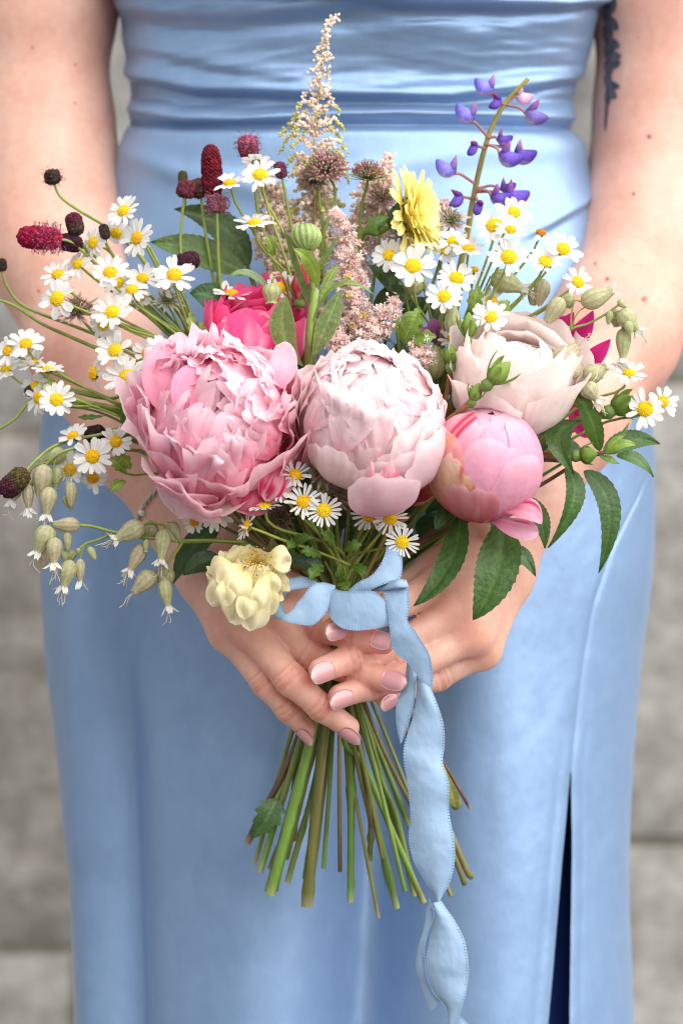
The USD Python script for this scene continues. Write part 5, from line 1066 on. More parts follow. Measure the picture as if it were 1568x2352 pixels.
# ------------------------------------------------------------------ burnet heads
def burnet(label, a, b, Rpx, col, fuzzy=0, fuzz_from=0.0, fcol=(0.62, 0.22, 0.36), tail=None, low=None, top_col=None, wob=1.0):
    r = np.random.default_rng(int(a[0] * 17 + a[1])); A, E = P(*a), P(*b); ax = E - A; L = np.linalg.norm(ax); R = Rpx * sc(a[2]); B = basis(ax / L, (0.1, -1, 0.2))
    p = thing("burnet", label, "burnet", A)
    nu, nv = 9, 12; t = np.linspace(0, 1, nu); az = np.arange(nv) / nv * 2 * np.pi; prof = np.sqrt(np.clip(1 - (2 * t - 1) ** 4, 0.0, 1)) * 0.86
    V = A + (t * L)[:, None, None] * B[:, 2] + (R * prof)[:, None, None] * (np.cos(az)[None, :, None] * B[:, 0] + np.sin(az)[None, :, None] * B[:, 1])
    mb = MB(); col = np.asarray(col); tc = col if top_col is None else np.asarray(top_col); mb.add(V.reshape(-1, 3), grid_faces(nu, nv, True), col * 0.6)
    n = int(70 + 2.2 * L / R * 28)
    for i in range(n):
        tt = (i + 0.5) / n; a_ = i * 2.39996; q = R * math.sqrt(max(0.02, 1 - abs(2 * tt - 1) ** 4)); d = math.cos(a_) * B[:, 0] + math.sin(a_) * B[:, 1]
        if d[1] > 0.55: continue
        sz = R * 0.19 * r.uniform(0.75, 1.2); x = (ICO0 if Rpx < 14 else ICO1).vertices * sz * np.array([1, 1, 1])
        c = lerp(col, tc, np.array(sstep(0.3, 0.7, tt))) * r.uniform(0.6, 1.45)
        mb.add(A + tt * L * B[:, 2] + d * q * 0.95 + x * r.uniform(0.8, 1.25, 3), (ICO0 if Rpx < 14 else ICO1).faces, c)
    mb.build("florets", "floret", p, kind="stuff")
    if fuzzy:
        mb = MB()
        for i in range(fuzzy):
            tt = r.uniform(fuzz_from, 1.0) if fuzz_from >= 0 else r.uniform(0, -fuzz_from); a_ = r.uniform(0, 6.283); d = unit(math.cos(a_) * B[:, 0] + math.sin(a_) * B[:, 1] + r.normal(0, .25, 3)); o = A + tt * L * B[:, 2] + d * R * 0.75; l = R * r.uniform(0.5, 0.95)
            v, f = tube([o, o + d * l * 0.5 + r.normal(0, .0003, 3), o + d * l], [0.00016, 0.00012], 4, 3, False); c = np.asarray(fcol) * r.uniform(.7, 1.2)
            mb.add(v, f, c); mb.add(o + d * l + ICO0.vertices * 0.00033, ICO0.faces, (0.10, 0.03, 0.06) if r.random() < .6 else c)
        mb.build("stamens", "floret", p, kind="stuff")
    if tail: stem(p, [A + B[:, 2] * L * 0.08] + tail, [half(6), half(8)], (0.22, 0.28, 0.06), col2=(0.2, 0.27, 0.05))
    if low: stem(p, low, [half(13), half(9), half(7)], (0.16, 0.16, 0.05), n=46, col2=(0.2, 0.27, 0.05))
    return p
DK, RED, PK = (0.085, 0.022, 0.045), (0.20, 0.012, 0.030), (0.50, 0.03, 0.11)
burnet("round dark burnet bud with a halo of pink stamens, highest at the far left", (124, 421, .03), (117, 390, .028), 17, (0.06, 0.045, 0.03), 46, 0.0, (0.45, 0.17, 0.24), tail=[(140, 452, .03), (185, 485, .024), (250, 525, .014), (330, 600, .012), (480, 830, .014)])
burnet("bright crimson and pink fuzzy burnet spike lying sideways at the left", (140, 548, -.004), (42, 543, -.004), 24, PK, 260, -0.62, (0.62, 0.24, 0.38), tail=[(170, 560, .0), (235, 620, .008), (330, 700, .012), (490, 860, .014)], top_col=(0.36, 0.012, 0.06))
burnet("dark purple burnet cone joined behind the crimson fuzzy spike", (188, 562, .004), (134, 552, .004), 19, DK, tail=[(220, 590, .008), (330, 690, .012), (490, 850, .016)])
burnet("small purple-green burnet cone above the crimson fuzzy spike", (178, 538, .002), (165, 490, .002), 18, (0.10, 0.06, 0.045), top_col=(0.15, 0.025, 0.05), tail=[(190, 560, .004), (240, 630, .01), (400, 780, .012), (490, 860, .014)])
burnet("tiny dark burnet cone among the highest left daisies", (244, 548, -.004), (236, 515, -.004), 11, (0.09, 0.06, 0.05), tail=[(250, 570, .004), (330, 690, .012), (490, 860, .014)])
burnet("plump purple burnet cone hanging over the rightmost left daisy", (402, 608, -.006), (456, 592, -.006), 19, DK, tail=[(396, 640, .004), (430, 720, .012), (500, 860, .014)])
burnet("tall dark crimson burnet spike at the upper left of the bouquet", (490, 458, .012), (483, 334, .012), 21.5, RED, tail=[(498, 520, .012), (503, 600, .014), (508, 700, .02), (600, 1000, .02)], low=low_stem((1065, 2028), (1047, 1977), [(800, 1300, .012), (600, 1000, .02), (560, 900, .02)], 0.012))
burnet("fluffy mauve burnet tuft at the foot of the tall crimson spike", (498, 486, .006), (496, 448, .006), 20, (0.40, 0.14, 0.20), 150, 0.0, (0.62, 0.32, 0.42), tail=[(500, 540, .008), (503, 620, .012), (520, 760, .02)])
burnet("knobbly plum burnet head left of the tall crimson spike", (424, 452, .012), (432, 416, .012), 20, (0.20, 0.045, 0.065), tail=[(418, 500, .014), (415, 580, .016), (430, 700, .02), (540, 900, .02)])
burnet("olive and plum burnet head between the knobbly one and the tall spike", (462, 452, .016), (452, 412, .016), 18, (0.16, 0.07, 0.055), tail=[(470, 520, .016), (490, 640, .018), (540, 900, .02)])
burnet("small olive burnet bud above the knobbly plum head", (420, 420, .018), (419, 392, .018), 10, (0.16, 0.13, 0.06), tail=[(424, 440, .018), (424, 470, .018)])
burnet("pinkish burnet head standing above the topmost daisies", (574, 362, .018), (566, 312, .018), 21, (0.26, 0.06, 0.09), 90, 0.3, (0.55, 0.16, 0.28), top_col=(0.48, 0.14, 0.22), tail=[(584, 420, .018), (600, 520, .02), (660, 700, .02)])
burnet("small purple burnet right of the topmost daisies", (648, 408, .012), (640, 372, .012), 13, (0.24, 0.07, 0.14), 40, 0.0, (0.35, 0.10, 0.24), tail=[(660, 470, .014), (676, 560, .016), (700, 700, .02)])
burnet("purple and green burnet cone at the far left beside the drooping campion", (60, 1082, -.030), (6, 1134, -.030), 23, (0.13, 0.10, 0.035), top_col=(0.09, 0.02, 0.045), tail=[(85, 1055, -.026), (130, 1022, -.018), (220, 1000, -.008), (330, 990, .0), (520, 1110, .01)])
burnet("shadowed dark burnet cone behind the lower left daisies", (240, 992, .0), (196, 1000, .0), 18, (0.05, 0.025, 0.03), tail=[(300, 985, .004), (420, 1020, .01)])
burnet("small olive seed cone at the far left among the daisies", (78, 906, .004), (62, 890, .004), 13, (0.10, 0.10, 0.04), tail=[(100, 905, .006), (200, 930, .008), (330, 960, .01)])
burnet("dark burnet bud cut by the left edge of the frame", (4, 622, .01), (2, 594, .01), 12, (0.09, 0.06, 0.04), tail=[(18, 660, .012), (60, 705, .014), (200, 760, .014), (420, 850, .014)])
burnet("olive burnet cone squeezed beside the pink peony's upper left", (352, 872, -.006), (357, 842, -.006), 11, (0.10, 0.11, 0.045), tail=[(350, 890, -.004), (344, 925, .0), (380, 980, .01)])

# ------------------------------------------------------------------ astilbe plumes
def plume(label, rachis, prof, nb, step, bead, cols, seed, stars=0.0, droop=0.0, low=None, tipcol=None, r0=5, name="astilbe"):
    """rachis: (px, py, Y) from foot to tip; prof: (t, branch length) table in chart units"""
    r = np.random.default_rng(seed); path = catmull([P(*q) for q in rachis], 80); p = thing(name, label, "astilbe", path[0])
    stem(p, list(path[::4]), [half(r0), half(r0 * 0.45)], (0.42, 0.33, 0.12) if stars < .5 else (0.46, 0.20, 0.12), n=40, k=6)
    tan, nn, bb = frames(path); F, St = MB(), MB(); pr = np.array(prof, float)
    cols = [np.asarray(c, float) for c in cols]
    def floret(pos, d, k):
        c = cols[int(r.integers(len(cols)))] * r.uniform(0.8, 1.15)
        if tipcol is not None and k > 0.72: c = np.asarray(tipcol) * r.uniform(.8, 1.2)
        if stars and r.random() < stars and k < 0.8:
            B = basis(unit(d + r.normal(0, .5, 3) + np.array([0, -.5, 0]))); m = 5
            for q in range(m):
                a = 2 * math.pi * q / m + r.normal(0, .2); e = math.cos(a) * B[:, 0] + math.sin(a) * B[:, 1]; l = bead * r.uniform(2.0, 3.0); w = np.cross(B[:, 2], e) * bead * 0.55
                F.add([pos, pos + e * l * .55 + w + B[:, 2] * l * .3, pos + e * l + B[:, 2] * l * .35, pos + e * l * .55 - w + B[:, 2] * l * .3], [[0, 1, 2], [0, 2, 3]], c)
            F.add(pos + B[:, 2] * bead * .3 + ICO0.vertices * bead * .5, ICO0.faces, c * (0.95, 0.7, 0.6))
        else:
            x = ICO0.vertices * bead * r.uniform(.75, 1.15) * np.array([1, 1, 1.25]); F.add(pos + x @ basis(d).T, ICO0.faces, c)
    for i in range(nb):
        t = (i + r.uniform(0, 1)) / nb; k = int(t * 79); L = np.interp(t, pr[:, 0], pr[:, 1]) * r.uniform(.65, 1.15) * sc(rachis[0][2]); a = i * 2.39996 + r.normal(0, .3)
        side = math.cos(a) * nn[k] * 0.7 + math.sin(a) * bb[k]; d0 = unit(side + tan[k] * 0.75); d1 = unit(side * 1.0 + tan[k] * 0.1 + np.array([0, 0, -droop]))
        q = np.array([path[k], path[k] + d0 * L * .35, path[k] + d0 * L * .35 + unit(d0 + d1) * L * .35, path[k] + d0 * L * .3 + unit(d0 + d1) * L * .33 + d1 * L * .35 + np.array([0, 0, -droop * L * .25])])
        if L < bead * 3: q = np.array([path[k], path[k] + d0 * L])
        m = max(2, int(L / step)); pts = catmull(q, m + 1)
        v, f = tube(q, [0.0004, 0.00025], 6, 3, False); St.add(v, f, (0.50, 0.36, 0.18))
        for j in range(1, m + 1):
            for _ in range(3 if j < m else 1):
                o = unit(r.normal(0, 1, 3) + [0, -.3, 0]); floret(pts[j] + o * bead * r.uniform(.6, 1.9), unit(o + d0 * .6), (j / m) * (0.55 + .45 * (L > bead * 14)))
    if len(St.v): St.build("branchlets", "stem", p, kind="stuff")
    F.build("florets", "floret", p, kind="stuff")
    if low: stem(p, low, [half(8), half(8), half(6)], (0.16, 0.16, 0.05), n=46, col2=(0.35, 0.28, 0.1))
    return p
CR = [(0.95, 0.84, 0.72), (0.95, 0.81, 0.73), (0.93, 0.82, 0.66), (0.96, 0.87, 0.80)]; BUD = (0.68, 0.66, 0.26)
PKc = [(0.95, 0.76, 0.74), (0.95, 0.82, 0.79), (0.93, 0.70, 0.67), (0.96, 0.89, 0.87)]
plume("tall creamy astilbe spire standing highest in the bouquet, its tip nodding to the right", [(722, 420, .02), (722, 340, .02), (726, 270, .02), (733, 200, .02), (742, 130, .02), (748, 80, .02), (756, 48, .02), (776, 38, .02)],
      [(0, 92), (.20, 100), (.33, 90), (.40, 42), (.55, 34), (.7, 24), (.82, 14), (1, 5)], 64, 0.0016, 0.00090, CR, 71, droop=.55, tipcol=BUD, low=low_stem((722, 1999), (757, 1700), [(775, 1250, .02), (730, 800, .03), (722, 420, .02)], 0.010))
plume("creamy astilbe plume behind the topmost daisies, left of the tall spire", [(700, 640, .03), (672, 560, .03), (640, 480, .03), (612, 430, .03), (596, 396, .03)], [(0, 70), (.5, 62), (1, 12)], 68, 0.0016, 0.00125, CR, 72, droop=.3, tipcol=BUD)
plume("beige astilbe plume hanging below the topmost daisies", [(720, 760, .026), (690, 680, .026), (650, 600, .026), (610, 540, .026), (590, 505, .026)], [(0, 60), (.5, 60), (1, 20)], 71, 0.0016, 0.00125, CR, 73, droop=.3)
plume("creamy astilbe plume directly under the tall spire", [(742, 660, .028), (736, 560, .028), (728, 470, .028), (716, 400, .028), (690, 360, .028)], [(0, 56), (.5, 64), (1, 20)], 74, 0.0016, 0.00125, CR, 74, droop=.3, tipcol=BUD)
plume("beige-pink astilbe plume leaning right towards the marigold", [(800, 660, .03), (826, 560, .03), (850, 480, .03), (872, 410, .03), (896, 356, .03)], [(0, 60), (.5, 62), (.8, 34), (1, 10)], 77, 0.0016, 0.00125, CR[:2] + PKc[:1], 75, droop=.3, tipcol=BUD)
plume("pale astilbe plume tucked between the marigold and the right daisies", [(900, 640, .03), (930, 520, .03), (985, 470, .03), (1030, 480, .03)], [(0, 36), (.5, 40), (1, 14)], 52, 0.0016, 0.00125, PKc, 76, droop=.2)
plume("upright pink astilbe spike with starry florets in front of the marigold stalk", [(824, 800, -.008), (816, 720, -.008), (806, 640, -.008), (800, 570, -.008), (786, 510, -.008), (762, 482, -.010)], [(0, 66), (.35, 62), (.55, 38), (.75, 26), (.9, 16), (1, 6)], 70, 0.0019, 0.00095, PKc, 77, stars=.7, tipcol=(0.62, 0.52, 0.16), low=low_stem((869, 2109), (790, 1682), [(790, 1260, .01), (830, 950, .004), (824, 800, -.008)], -0.002))
plume("pink astilbe spray spilling right above the pale peony", [(836, 810, -.012), (860, 760, -.014), (888, 716, -.014), (912, 690, -.012)], [(0, 46), (.5, 50), (1, 14)], 34, 0.0019, 0.00095, PKc, 78, stars=.75)
plume("pink astilbe tip resting on the left rim of the pale peony", [(800, 812, -.016), (776, 790, -.020), (762, 770, -.022)], [(0, 36), (.6, 34), (1, 10)], 22, 0.0019, 0.00095, PKc, 79, stars=.6, tipcol=(0.62, 0.52, 0.16))
plume("small pink astilbe sprig at the pale peony's upper right", [(945, 780, -.014), (968, 806, -.020), (984, 832, -.022)], [(0, 26), (.6, 30), (1, 10)], 20, 0.0019, 0.00095, PKc, 80, stars=.6)

# ------------------------------------------------------------------ masterwort: a pincushion of florets over a ruff of pointed bracts
def masterwort(label, px, py, Y, n, Rpx, ccol, bcol, bract=1.0, tail=None, nb=14, m=80, dome=1.0, low=None):
    r = np.random.default_rng(int(px + py * 3)); o = P(px, py, Y); R = Rpx * sc(Y); B = basis(n); p = thing("masterwort", label, "masterwort", o)
    for i in range(nb):
        v, f, t, s = strap(o - B[:, 2] * R * .25, B, 2 * math.pi * (i + r.normal(0, .15)) / nb, R * bract * r.uniform(.85, 1.15), R * .30, .35 + r.normal(0, .1), .1 + r.normal(0, .15), r0=R * .1, nu=8, nv=5, point=.92, cup=.2)
        obj("bract", (v, f), "leaf", p, True, lerp(np.asarray(bcol) * 1.3, bcol, t) * (1 - .3 * (np.abs(s) < .2))[:, None])
    mb = MB()
    for i in range(m):
        q = math.sqrt((i + .5) / m); a = i * 2.39996; th = q * 1.25
        d = unit(math.sin(th) * (math.cos(a) * B[:, 0] + math.sin(a) * B[:, 1]) + math.cos(th) * dome * B[:, 2] + r.normal(0, .06, 3)); l = R * r.uniform(.62, .86); e = o - B[:, 2] * R * .2 + d * l
        v, f = tube([o - B[:, 2] * R * .2, e], [.00025, .0002], 2, 3, False); mb.add(v, f, (0.30, 0.34, 0.16))
        c = np.asarray(ccol) * r.uniform(.7, 1.25) if r.random() < .75 else np.array((.38, .42, .22))
        mb.add(e + (ICO0.vertices * R * .055 * np.array([1, 1, 1.5])) @ basis(d).T, ICO0.faces, c)
        for _ in range(2): 
            x = unit(d + r.normal(0, .5, 3)); v, f = tube([e, e + x * R * .16], [.0001, .0001], 2, 3, False); mb.add(v, f, c); mb.add(e + x * R * .17 + ICO0.vertices * .0003, ICO0.faces, c * .9)
    mb.build("florets", "floret", p, kind="stuff")
    if tail: stem(p, [o - B[:, 2] * R * .25] + tail, [half(6), half(8)], (0.2, 0.27, 0.06))
    if low: stem(p, low, [half(12), half(9), half(7)], (0.15, 0.17, 0.04), n=44)
PKm = (0.70, 0.38, 0.43)
masterwort("dusky pink masterwort cluster below the tall astilbe spire", 752, 385, .008, (-.05, -.75, .70), 58, PKm, (.40, .26, .26), .95, [(770, 450, .01), (740, 560, .014), (750, 700, .02)], m=130)
masterwort("second dusky pink masterwort, leaning left under the first", 722, 408, .012, (-.35, -.70, .40), 44, (0.56, 0.30, 0.32), (.36, .32, .22), 1.0, [(735, 470, .014), (750, 600, .02)], m=90)
masterwort("pink masterwort cup with green pointed bracts, left of the marigold", 845, 402, .004, (.05, -.35, .95), 50, (0.56, 0.26, 0.24), (.24, .28, .11), 1.15, [(842, 430, .008), (828, 490, .014), (820, 640, .02)], m=90)
masterwort("pinkish masterwort with trailing bracts among the left daisies", 176, 712, .002, (-.05, -.70, .65), 42, (0.46, 0.24, 0.26), (.46, .32, .30), 1.35, [(240, 780, .008), (420, 870, .012)], m=80)
masterwort("greenish star shaped masterwort between the two open peonies", 742, 1078, -.046, (.0, -.97, .15), 44, (0.46, 0.30, 0.28), (.42, .36, .27), 1.15, [(750, 1150, -.02), (770, 1300, -.002)], m=70, low=low_stem((849, 1977), (847, 1850), [(790, 1300, .0), (755, 1160, -.015), (744, 1090, -.035)], 0.006))
masterwort("mauve masterwort half hidden under the pale peony", 768, 1142, -.042, (.15, -.90, .0), 42, (0.48, 0.27, 0.29), (.44, .33, .30), 1.1, [(775, 1230, -.01), (775, 1320, .0)], m=70)
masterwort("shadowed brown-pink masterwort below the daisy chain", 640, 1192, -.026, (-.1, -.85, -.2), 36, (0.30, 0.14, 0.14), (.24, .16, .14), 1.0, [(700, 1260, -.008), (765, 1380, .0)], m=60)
masterwort("green-tipped masterwort right behind the marigold", 1036, 505, .014, (.3, -.7, .5), 36, (0.52, 0.40, 0.32), (.62, .48, .42), 1.5, [(1010, 600, .02), (960, 760, .02)], m=60)
masterwort("pink masterwort with long bracts behind the marigold stalk", 878, 452, .020, (.1, -.7, .6), 40, (0.58, 0.36, 0.36), (.60, .42, .42), 1.3, [(870, 560, .02), (850, 700, .02)], m=60)
masterwort("pale masterwort buried among the left daisy stems", 385, 690, .006, (.1, -.7, .6), 30, (0.55, 0.52, 0.38), (.50, .50, .34), 1.5, [(430, 780, .01), (500, 880, .014)], m=40)
# ------------------------------------------------------------------ magenta flower, violet flower, rosebuds
mg = thing("dahlia", "magenta flower with long pointed petals behind the blush rose", "dahlia", P(1295, 830, .004))
for b, c, t, w, n_ in [((1288, 815, .002), (1310, 790, -.004), (1349, 722, -.004), 42, (.3, -1, .2)), ((1285, 800, .004), (1260, 760, .0), (1300, 724, .002), 40, (-.2, -1, .2)), ((1280, 810, .004), (1262, 770, .0), (1262, 728, .0), 34, (-.3, -1, .1)), ((1318, 868, .0), (1335, 840, -.008), (1391, 795, -.006), 40, (.2, -1, .4)),
                       ((1310, 880, .002), (1350, 862, .0), (1386, 868, .0), 30, (.2, -1, .5)), ((1300, 845, .006), (1320, 830, .002), (1340, 800, .0), 26, (.2, -1, .3)), ((1320, 890, .004), (1310, 990, -.002), (1352, 1005, .0), 34, (.1, -1, .2)), ((1275, 820, .006), (1255, 800, .004), (1250, 760, .004), 34, (-.4, -1, .1)), ((1300, 800, -.004), (1335, 775, -.014), (1362, 712, -.010), 46, (.3, -1, .2)), ((1330, 850, -.006), (1360, 830, -.016), (1402, 778, -.012), 44, (.2, -1, .4)), ((1290, 790, -.002), (1290, 755, -.010), (1318, 716, -.006), 40, (.1, -1, .2))]:
    v, f, tt, s, m = leaf_mesh(P(*b), P(*c), P(*t), w * S0, nrm=n_, fold=.30, peak=.45, veins=.5)
    obj("petal", (v, f), "petal", mg, True, lerp((0.42, 0.004, 0.12), (0.66, 0.02, 0.22), tt) * (0.85 + .25 * np.abs(s))[:, None])
r = np.random.default_rng(3); mb = MB()
for i in range(30): mb.add(P(1300 + r.normal(0, 8), 838 + r.normal(0, 9), -.001 + r.normal(0, .002)) + ICO0.vertices * .0012, ICO0.faces, (0.70, 0.36, 0.02))
mb.build("disc", "disc", mg, kind="stuff")
stem(mg, low_stem((1083, 2015), (1052, 1955), [(850, 1290, .02), (1180, 960, .012), (1290, 850, .006)], 0.012), [half(14), half(10)], (0.16, 0.18, 0.05), n=44)
vi = thing("scabious", "small mauve flower deep between the pale peony and the blush rose", "scabious", P(990, 770, .006))
for b, c, t, w in [((1000, 790, .008), (980, 770, .0), (965, 752, .0), 30), ((1000, 790, .008), (1000, 760, .0), (990, 730, .0), 34), ((1000, 790, .008), (1015, 760, .0), (1020, 738, .002), 30), ((1002, 795, .008), (1030, 780, .0), (1044, 762, .002), 28)]:
    v, f, tt, s, m = leaf_mesh(P(*b), P(*c), P(*t), w * S0, fold=.2, peak=.65); obj("petal", (v, f), "petal", vi, True, lerp((0.30, 0.06, 0.24), (0.52, 0.16, 0.42), tt))
stem(vi, [(1002, 795, .008), (960, 960, .016), (800, 1380, .008)], half(7), G_MID, n=24)

def rosebud(label, base, tip, Rpx, col, tcol, sep, tail, tail_col=(0.36, 0.10, 0.05), cat="rosebud", hip=None, streak=None, sl=1.2):
    r = np.random.default_rng(int(base[0] + base[1])); A, E = P(*base), P(*tip); ax = E - A; L = np.linalg.norm(ax); R = Rpx * sc(base[2]); B = basis(ax / L, (0, -1, 0.2)); p = thing("rosebud", label, cat, A)
    nu, nv = 16, 24; t = np.linspace(0, 1, nu); az = np.arange(nv) / nv * 2 * np.pi; prof = np.interp(t, [0, .1, .3, .5, .75, .9, 1], [.35, .75, 1, .95, .6, .3, .04]); T_, A_ = np.meshgrid(t, az, indexing="ij"); rr = R * prof[:, None] * (1 + .05 * np.cos(A_ * 5 + T_ * 3))
    V = A + (T_ * L)[..., None] * B[:, 2] + rr[..., None] * (np.cos(A_)[..., None] * B[:, 0] + np.sin(A_)[..., None] * B[:, 1]); c = lerp(col, tcol, T_)
    if streak is not None: q = sstep(.5, .7, fbm(np.stack([A_ * 2, T_ * 2, 0 * T_], -1), 2, 4)); c = c * (1 - q[..., None]) + np.asarray(streak) * q[..., None]
    obj("bud", (V.reshape(-1, 3), grid_faces(nu, nv, True)), "petal", p, True, c.reshape(-1, 3))
    for i in range(sep):
        v, f, tt, s = strap(A + B[:, 2] * L * .04, B, 2 * math.pi * (i + .3) / sep, L * sl * r.uniform(.85, 1.1), R * 1.15, .75, 1.65 - (i % 2) * 1.2, r0=R * .55, nu=12, nv=5, point=.9, cup=.5)
        obj("sepal", (v, f), "leaf", p, True, np.tile((0.16, 0.26, 0.045), (len(v), 1)) * (.8 + .4 * np.abs(s))[:, None])
    h = hip or R * .7; cv, cf = tube([A - B[:, 2] * R * 1.1, A - B[:, 2] * R * .5, A + B[:, 2] * R * .15], [h * .45, h, h * .8], 7, 12); obj("hip", (cv, cf), "leaf", p, True, np.tile((0.17, 0.27, 0.06), (len(cv), 1)))
    stem(p, [A - B[:, 2] * R * 1.0] + tail, [half(8), half(11)], tail_col, n=26, col2=(0.20, 0.16, 0.04))
    return p
GB, GT = (0.24, 0.34, 0.06), (0.30, 0.42, 0.10)
rosebud("plump green rosebud with curling sepals lying across the blush rose", (1124, 878, -.066), (1172, 830, -.068), 23, GB, GT, 5, [(1098, 900, -.060), (1060, 940, -.052), (1012, 980, -.040), (960, 1080, -.004), (810, 1380, .0)], sl=1.05)
rosebud("tiny green rosebud at the joint of the red stalk, below the plump one", (1085, 920, -.060), (1100, 878, -.062), 15, GB, GT, 5, [(1075, 932, -.058), (1050, 948, -.050)], sl=.9)
rosebud("pointed green rosebud standing above the blush rose's left edge", (1076, 776, -.030), (1076, 716, -.030), 18, (0.13, 0.23, 0.04), GT, 5, [(1072, 800, -.028), (1062, 850, -.022), (1050, 900, -.02), (1010, 1000, .0)], sl=1.0)
rosebud("stubby green rosebud on a red stalk between pale peony and blush rose", (1034, 836, -.030), (1036, 790, -.030), 19, (0.14, 0.24, 0.04), GT, 5, [(1032, 860, -.028), (1026, 900, -.022), (1018, 940, -.02), (990, 1010, .0)], sl=.9)
rosebud("fat green rosebud pointing right beneath the far right daisies", (1405, 942, -.012), (1462, 912, -.012), 26, (0.17, 0.27, 0.04), (0.24, 0.36, 0.08), 5, [(1380, 950, -.008), (1320, 965, -.004), (1200, 1040, .004)], tail_col=(0.16, 0.24, 0.05), sl=1.1)
rosebud("red and white streaked rosebud behind the green seed head's stem", (688, 690, -.006), (692, 606, -.006), 22, (0.62, 0.04, 0.10), (0.55, 0.02, 0.07), 4, [(690, 730, .0), (700, 800, .006), (730, 1000, .012)], streak=(0.80, 0.42, 0.42), tail_col=(0.17, 0.25, 0.05), sl=.75)
rosebud("round green bud among the mint leaves at the right", (1330, 1046, -.034), (1372, 1042, -.036), 22, (0.13, 0.22, 0.035), (0.2, 0.3, 0.05), 4, [(1300, 1050, -.03), (1240, 1044, -.018), (1120, 1080, .0)], sl=.9)

# ------------------------------------------------------------------ leafy sprigs
MD = dict(serr=.11, wav=.035, nser=13, nu=66, fold=.16, peak=.40)
m1 = thing("mint_sprig", "mint sprig at the right with a bright young tip and leaves spreading outwards", "mint sprig", P(1390, 1040, -.02))
stem(m1, low_stem((567, 1938), (678, 1713), [(900, 1300, .006), (1180, 1080, .0), (1300, 1056, -.014), (1385, 1040, -.020)], 0.006), [half(15), half(13), half(10)], (0.075, 0.035, 0.035), n=46, col2=(0.16, 0.09, 0.06))
leaf(m1, (1376, 1036, -.024), (1362, 950, -.034), (1316, 882, -.030), 46, (0.075, 0.155, 0.024), nrm=(-.4, -1, .2), **MD)
leaf(m1, (1335, 968, -.020), (1240, 975, -.044), (1318, 1090, -.036), 66, (0.05, 0.11, 0.022), nrm=(-.1, -.6, .9), twist=.5, **MD)
leaf(m1, (1385, 1042, -.018), (1450, 990, -.014), (1515, 1020, -.010), 52, (0.06, 0.13, 0.03), nrm=(.1, -1, .35), **MD)
leaf(m1, (1415, 1046, -.026), (1470, 1042, -.034), (1500, 1096, -.026), 40, (0.055, 0.12, 0.025), nrm=(.3, -.8, .6), **MD)
leaf(m1, (1390, 1040, -.030), (1425, 1010, -.038), (1462, 1022, -.034), 28, (0.20, 0.30, 0.05), nrm=(.1, -.8, .5), **MD)
leaf(m1, (1400, 1038, -.024), (1425, 1010, -.024), (1444, 970, -.020), 18, (0.07, 0.13, 0.03), nrm=(.6, -.8, .2), **MD)
leaf(m1, (1378, 1046, -.032), (1400, 1056, -.040), (1422, 1066, -.036), 24, (0.085, 0.17, 0.035), nrm=(.1, -.7, .7), **MD)
leaf(m1, (1395, 1034, -.034), (1410, 1010, -.044), (1432, 1000, -.042), 20, (0.24, 0.35, 0.06), nrm=(0, -1, .4), **MD)
leaf(m1, (1300, 1075, -.020), (1355, 1130, -.036), (1258, 1258, -.026), 58, (0.05, 0.115, 0.022), nrm=(.5, -1, .1), twist=-.3, **MD)
leaf(m1, (1340, 1082, -.018), (1440, 1140, -.024), (1374, 1316, -.014), 62, (0.045, 0.105, 0.024), nrm=(.4, -1, .2), **MD)
m2 = thing("mint_sprig", "dark mint leaves hanging below the closed peony bud over the hand", "mint sprig", P(1110, 1180, -.02))
stem(m2, low_stem((1078, 1856), (1034, 1779), [(830, 1330, .006), (1000, 1230, .0), (1110, 1180, -.014), (1230, 1120, -.014), (1300, 1078, -.016)], 0.010, mid=[]), [half(7), half(9), half(8)], (0.12, 0.05, 0.03), n=46)
leaf(m2, (1155, 1196, -.030), (1155, 1330, -.052), (1086, 1424, -.042), 100, (0.055, 0.125, 0.025), nrm=(-.1, -1, .2), **MD)
leaf(m2, (1055, 1178, -.026), (1060, 1310, -.044), (949, 1393, -.040), 70, (0.045, 0.11, 0.022), nrm=(-.6, -1, .1), **MD)
leaf(m2, (1170, 1262, -.018), (1208, 1268, -.024), (1229, 1324, -.018), 40, (0.055, 0.12, 0.03), nrm=(.3, -1, .3), **MD)
leaf(m2, (1205, 1140, -.012), (1255, 1190, -.022), (1250, 1260, -.014), 50, (0.06, 0.135, 0.022), nrm=(.5, -1, .2), **MD)
leaf(m2, (1030, 1165, -.030), (1010, 1190, -.036), (1000, 1218, -.032), 34, (0.055, 0.12, 0.03), nrm=(0, -1, .2))
leaf(m2, (1130, 1180, -.010), (1180, 1230, -.010), (1130, 1290, -.004), 60, (0.04, 0.09, 0.02), nrm=(0, -1, .2), **MD)
m3 = thing("leafy_sprig", "two large dark leaves behind the burnet stalks at the upper left, with one below", "leafy sprig", P(560, 610, .03))
MB_ = dict(serr=.10, wav=.03, nser=15, nu=60, fold=.14, peak=.42)
leaf(m3, (566, 628, .026), (450, 560, .016), (346, 556, .018), 78, (0.075, 0.135, 0.03), nrm=(-.1, -1, .45), **MB_)
leaf(m3, (570, 612, .034), (530, 490, .030), (400, 480, .026), 74, (0.06, 0.11, 0.032), nrm=(.1, -1, .3), **MB_)
leaf(m3, (545, 735, .02), (490, 665, .010), (436, 674, .012), 74, (0.045, 0.115, 0.035), nrm=(-.1, -1, .35), **MB_)
leaf(m3, (600, 760, .02), (560, 690, .012), (505, 690, .012), 56, (0.05, 0.115, 0.03), nrm=(.1, -1, .3), **MB_)
stem(m3, low_stem((676, 1931), (680, 1780), [(760, 1200, .022), (640, 820, .03), (568, 610, .034)], 0.014), [half(15), half(10)], (0.12, 0.12, 0.035), n=40)
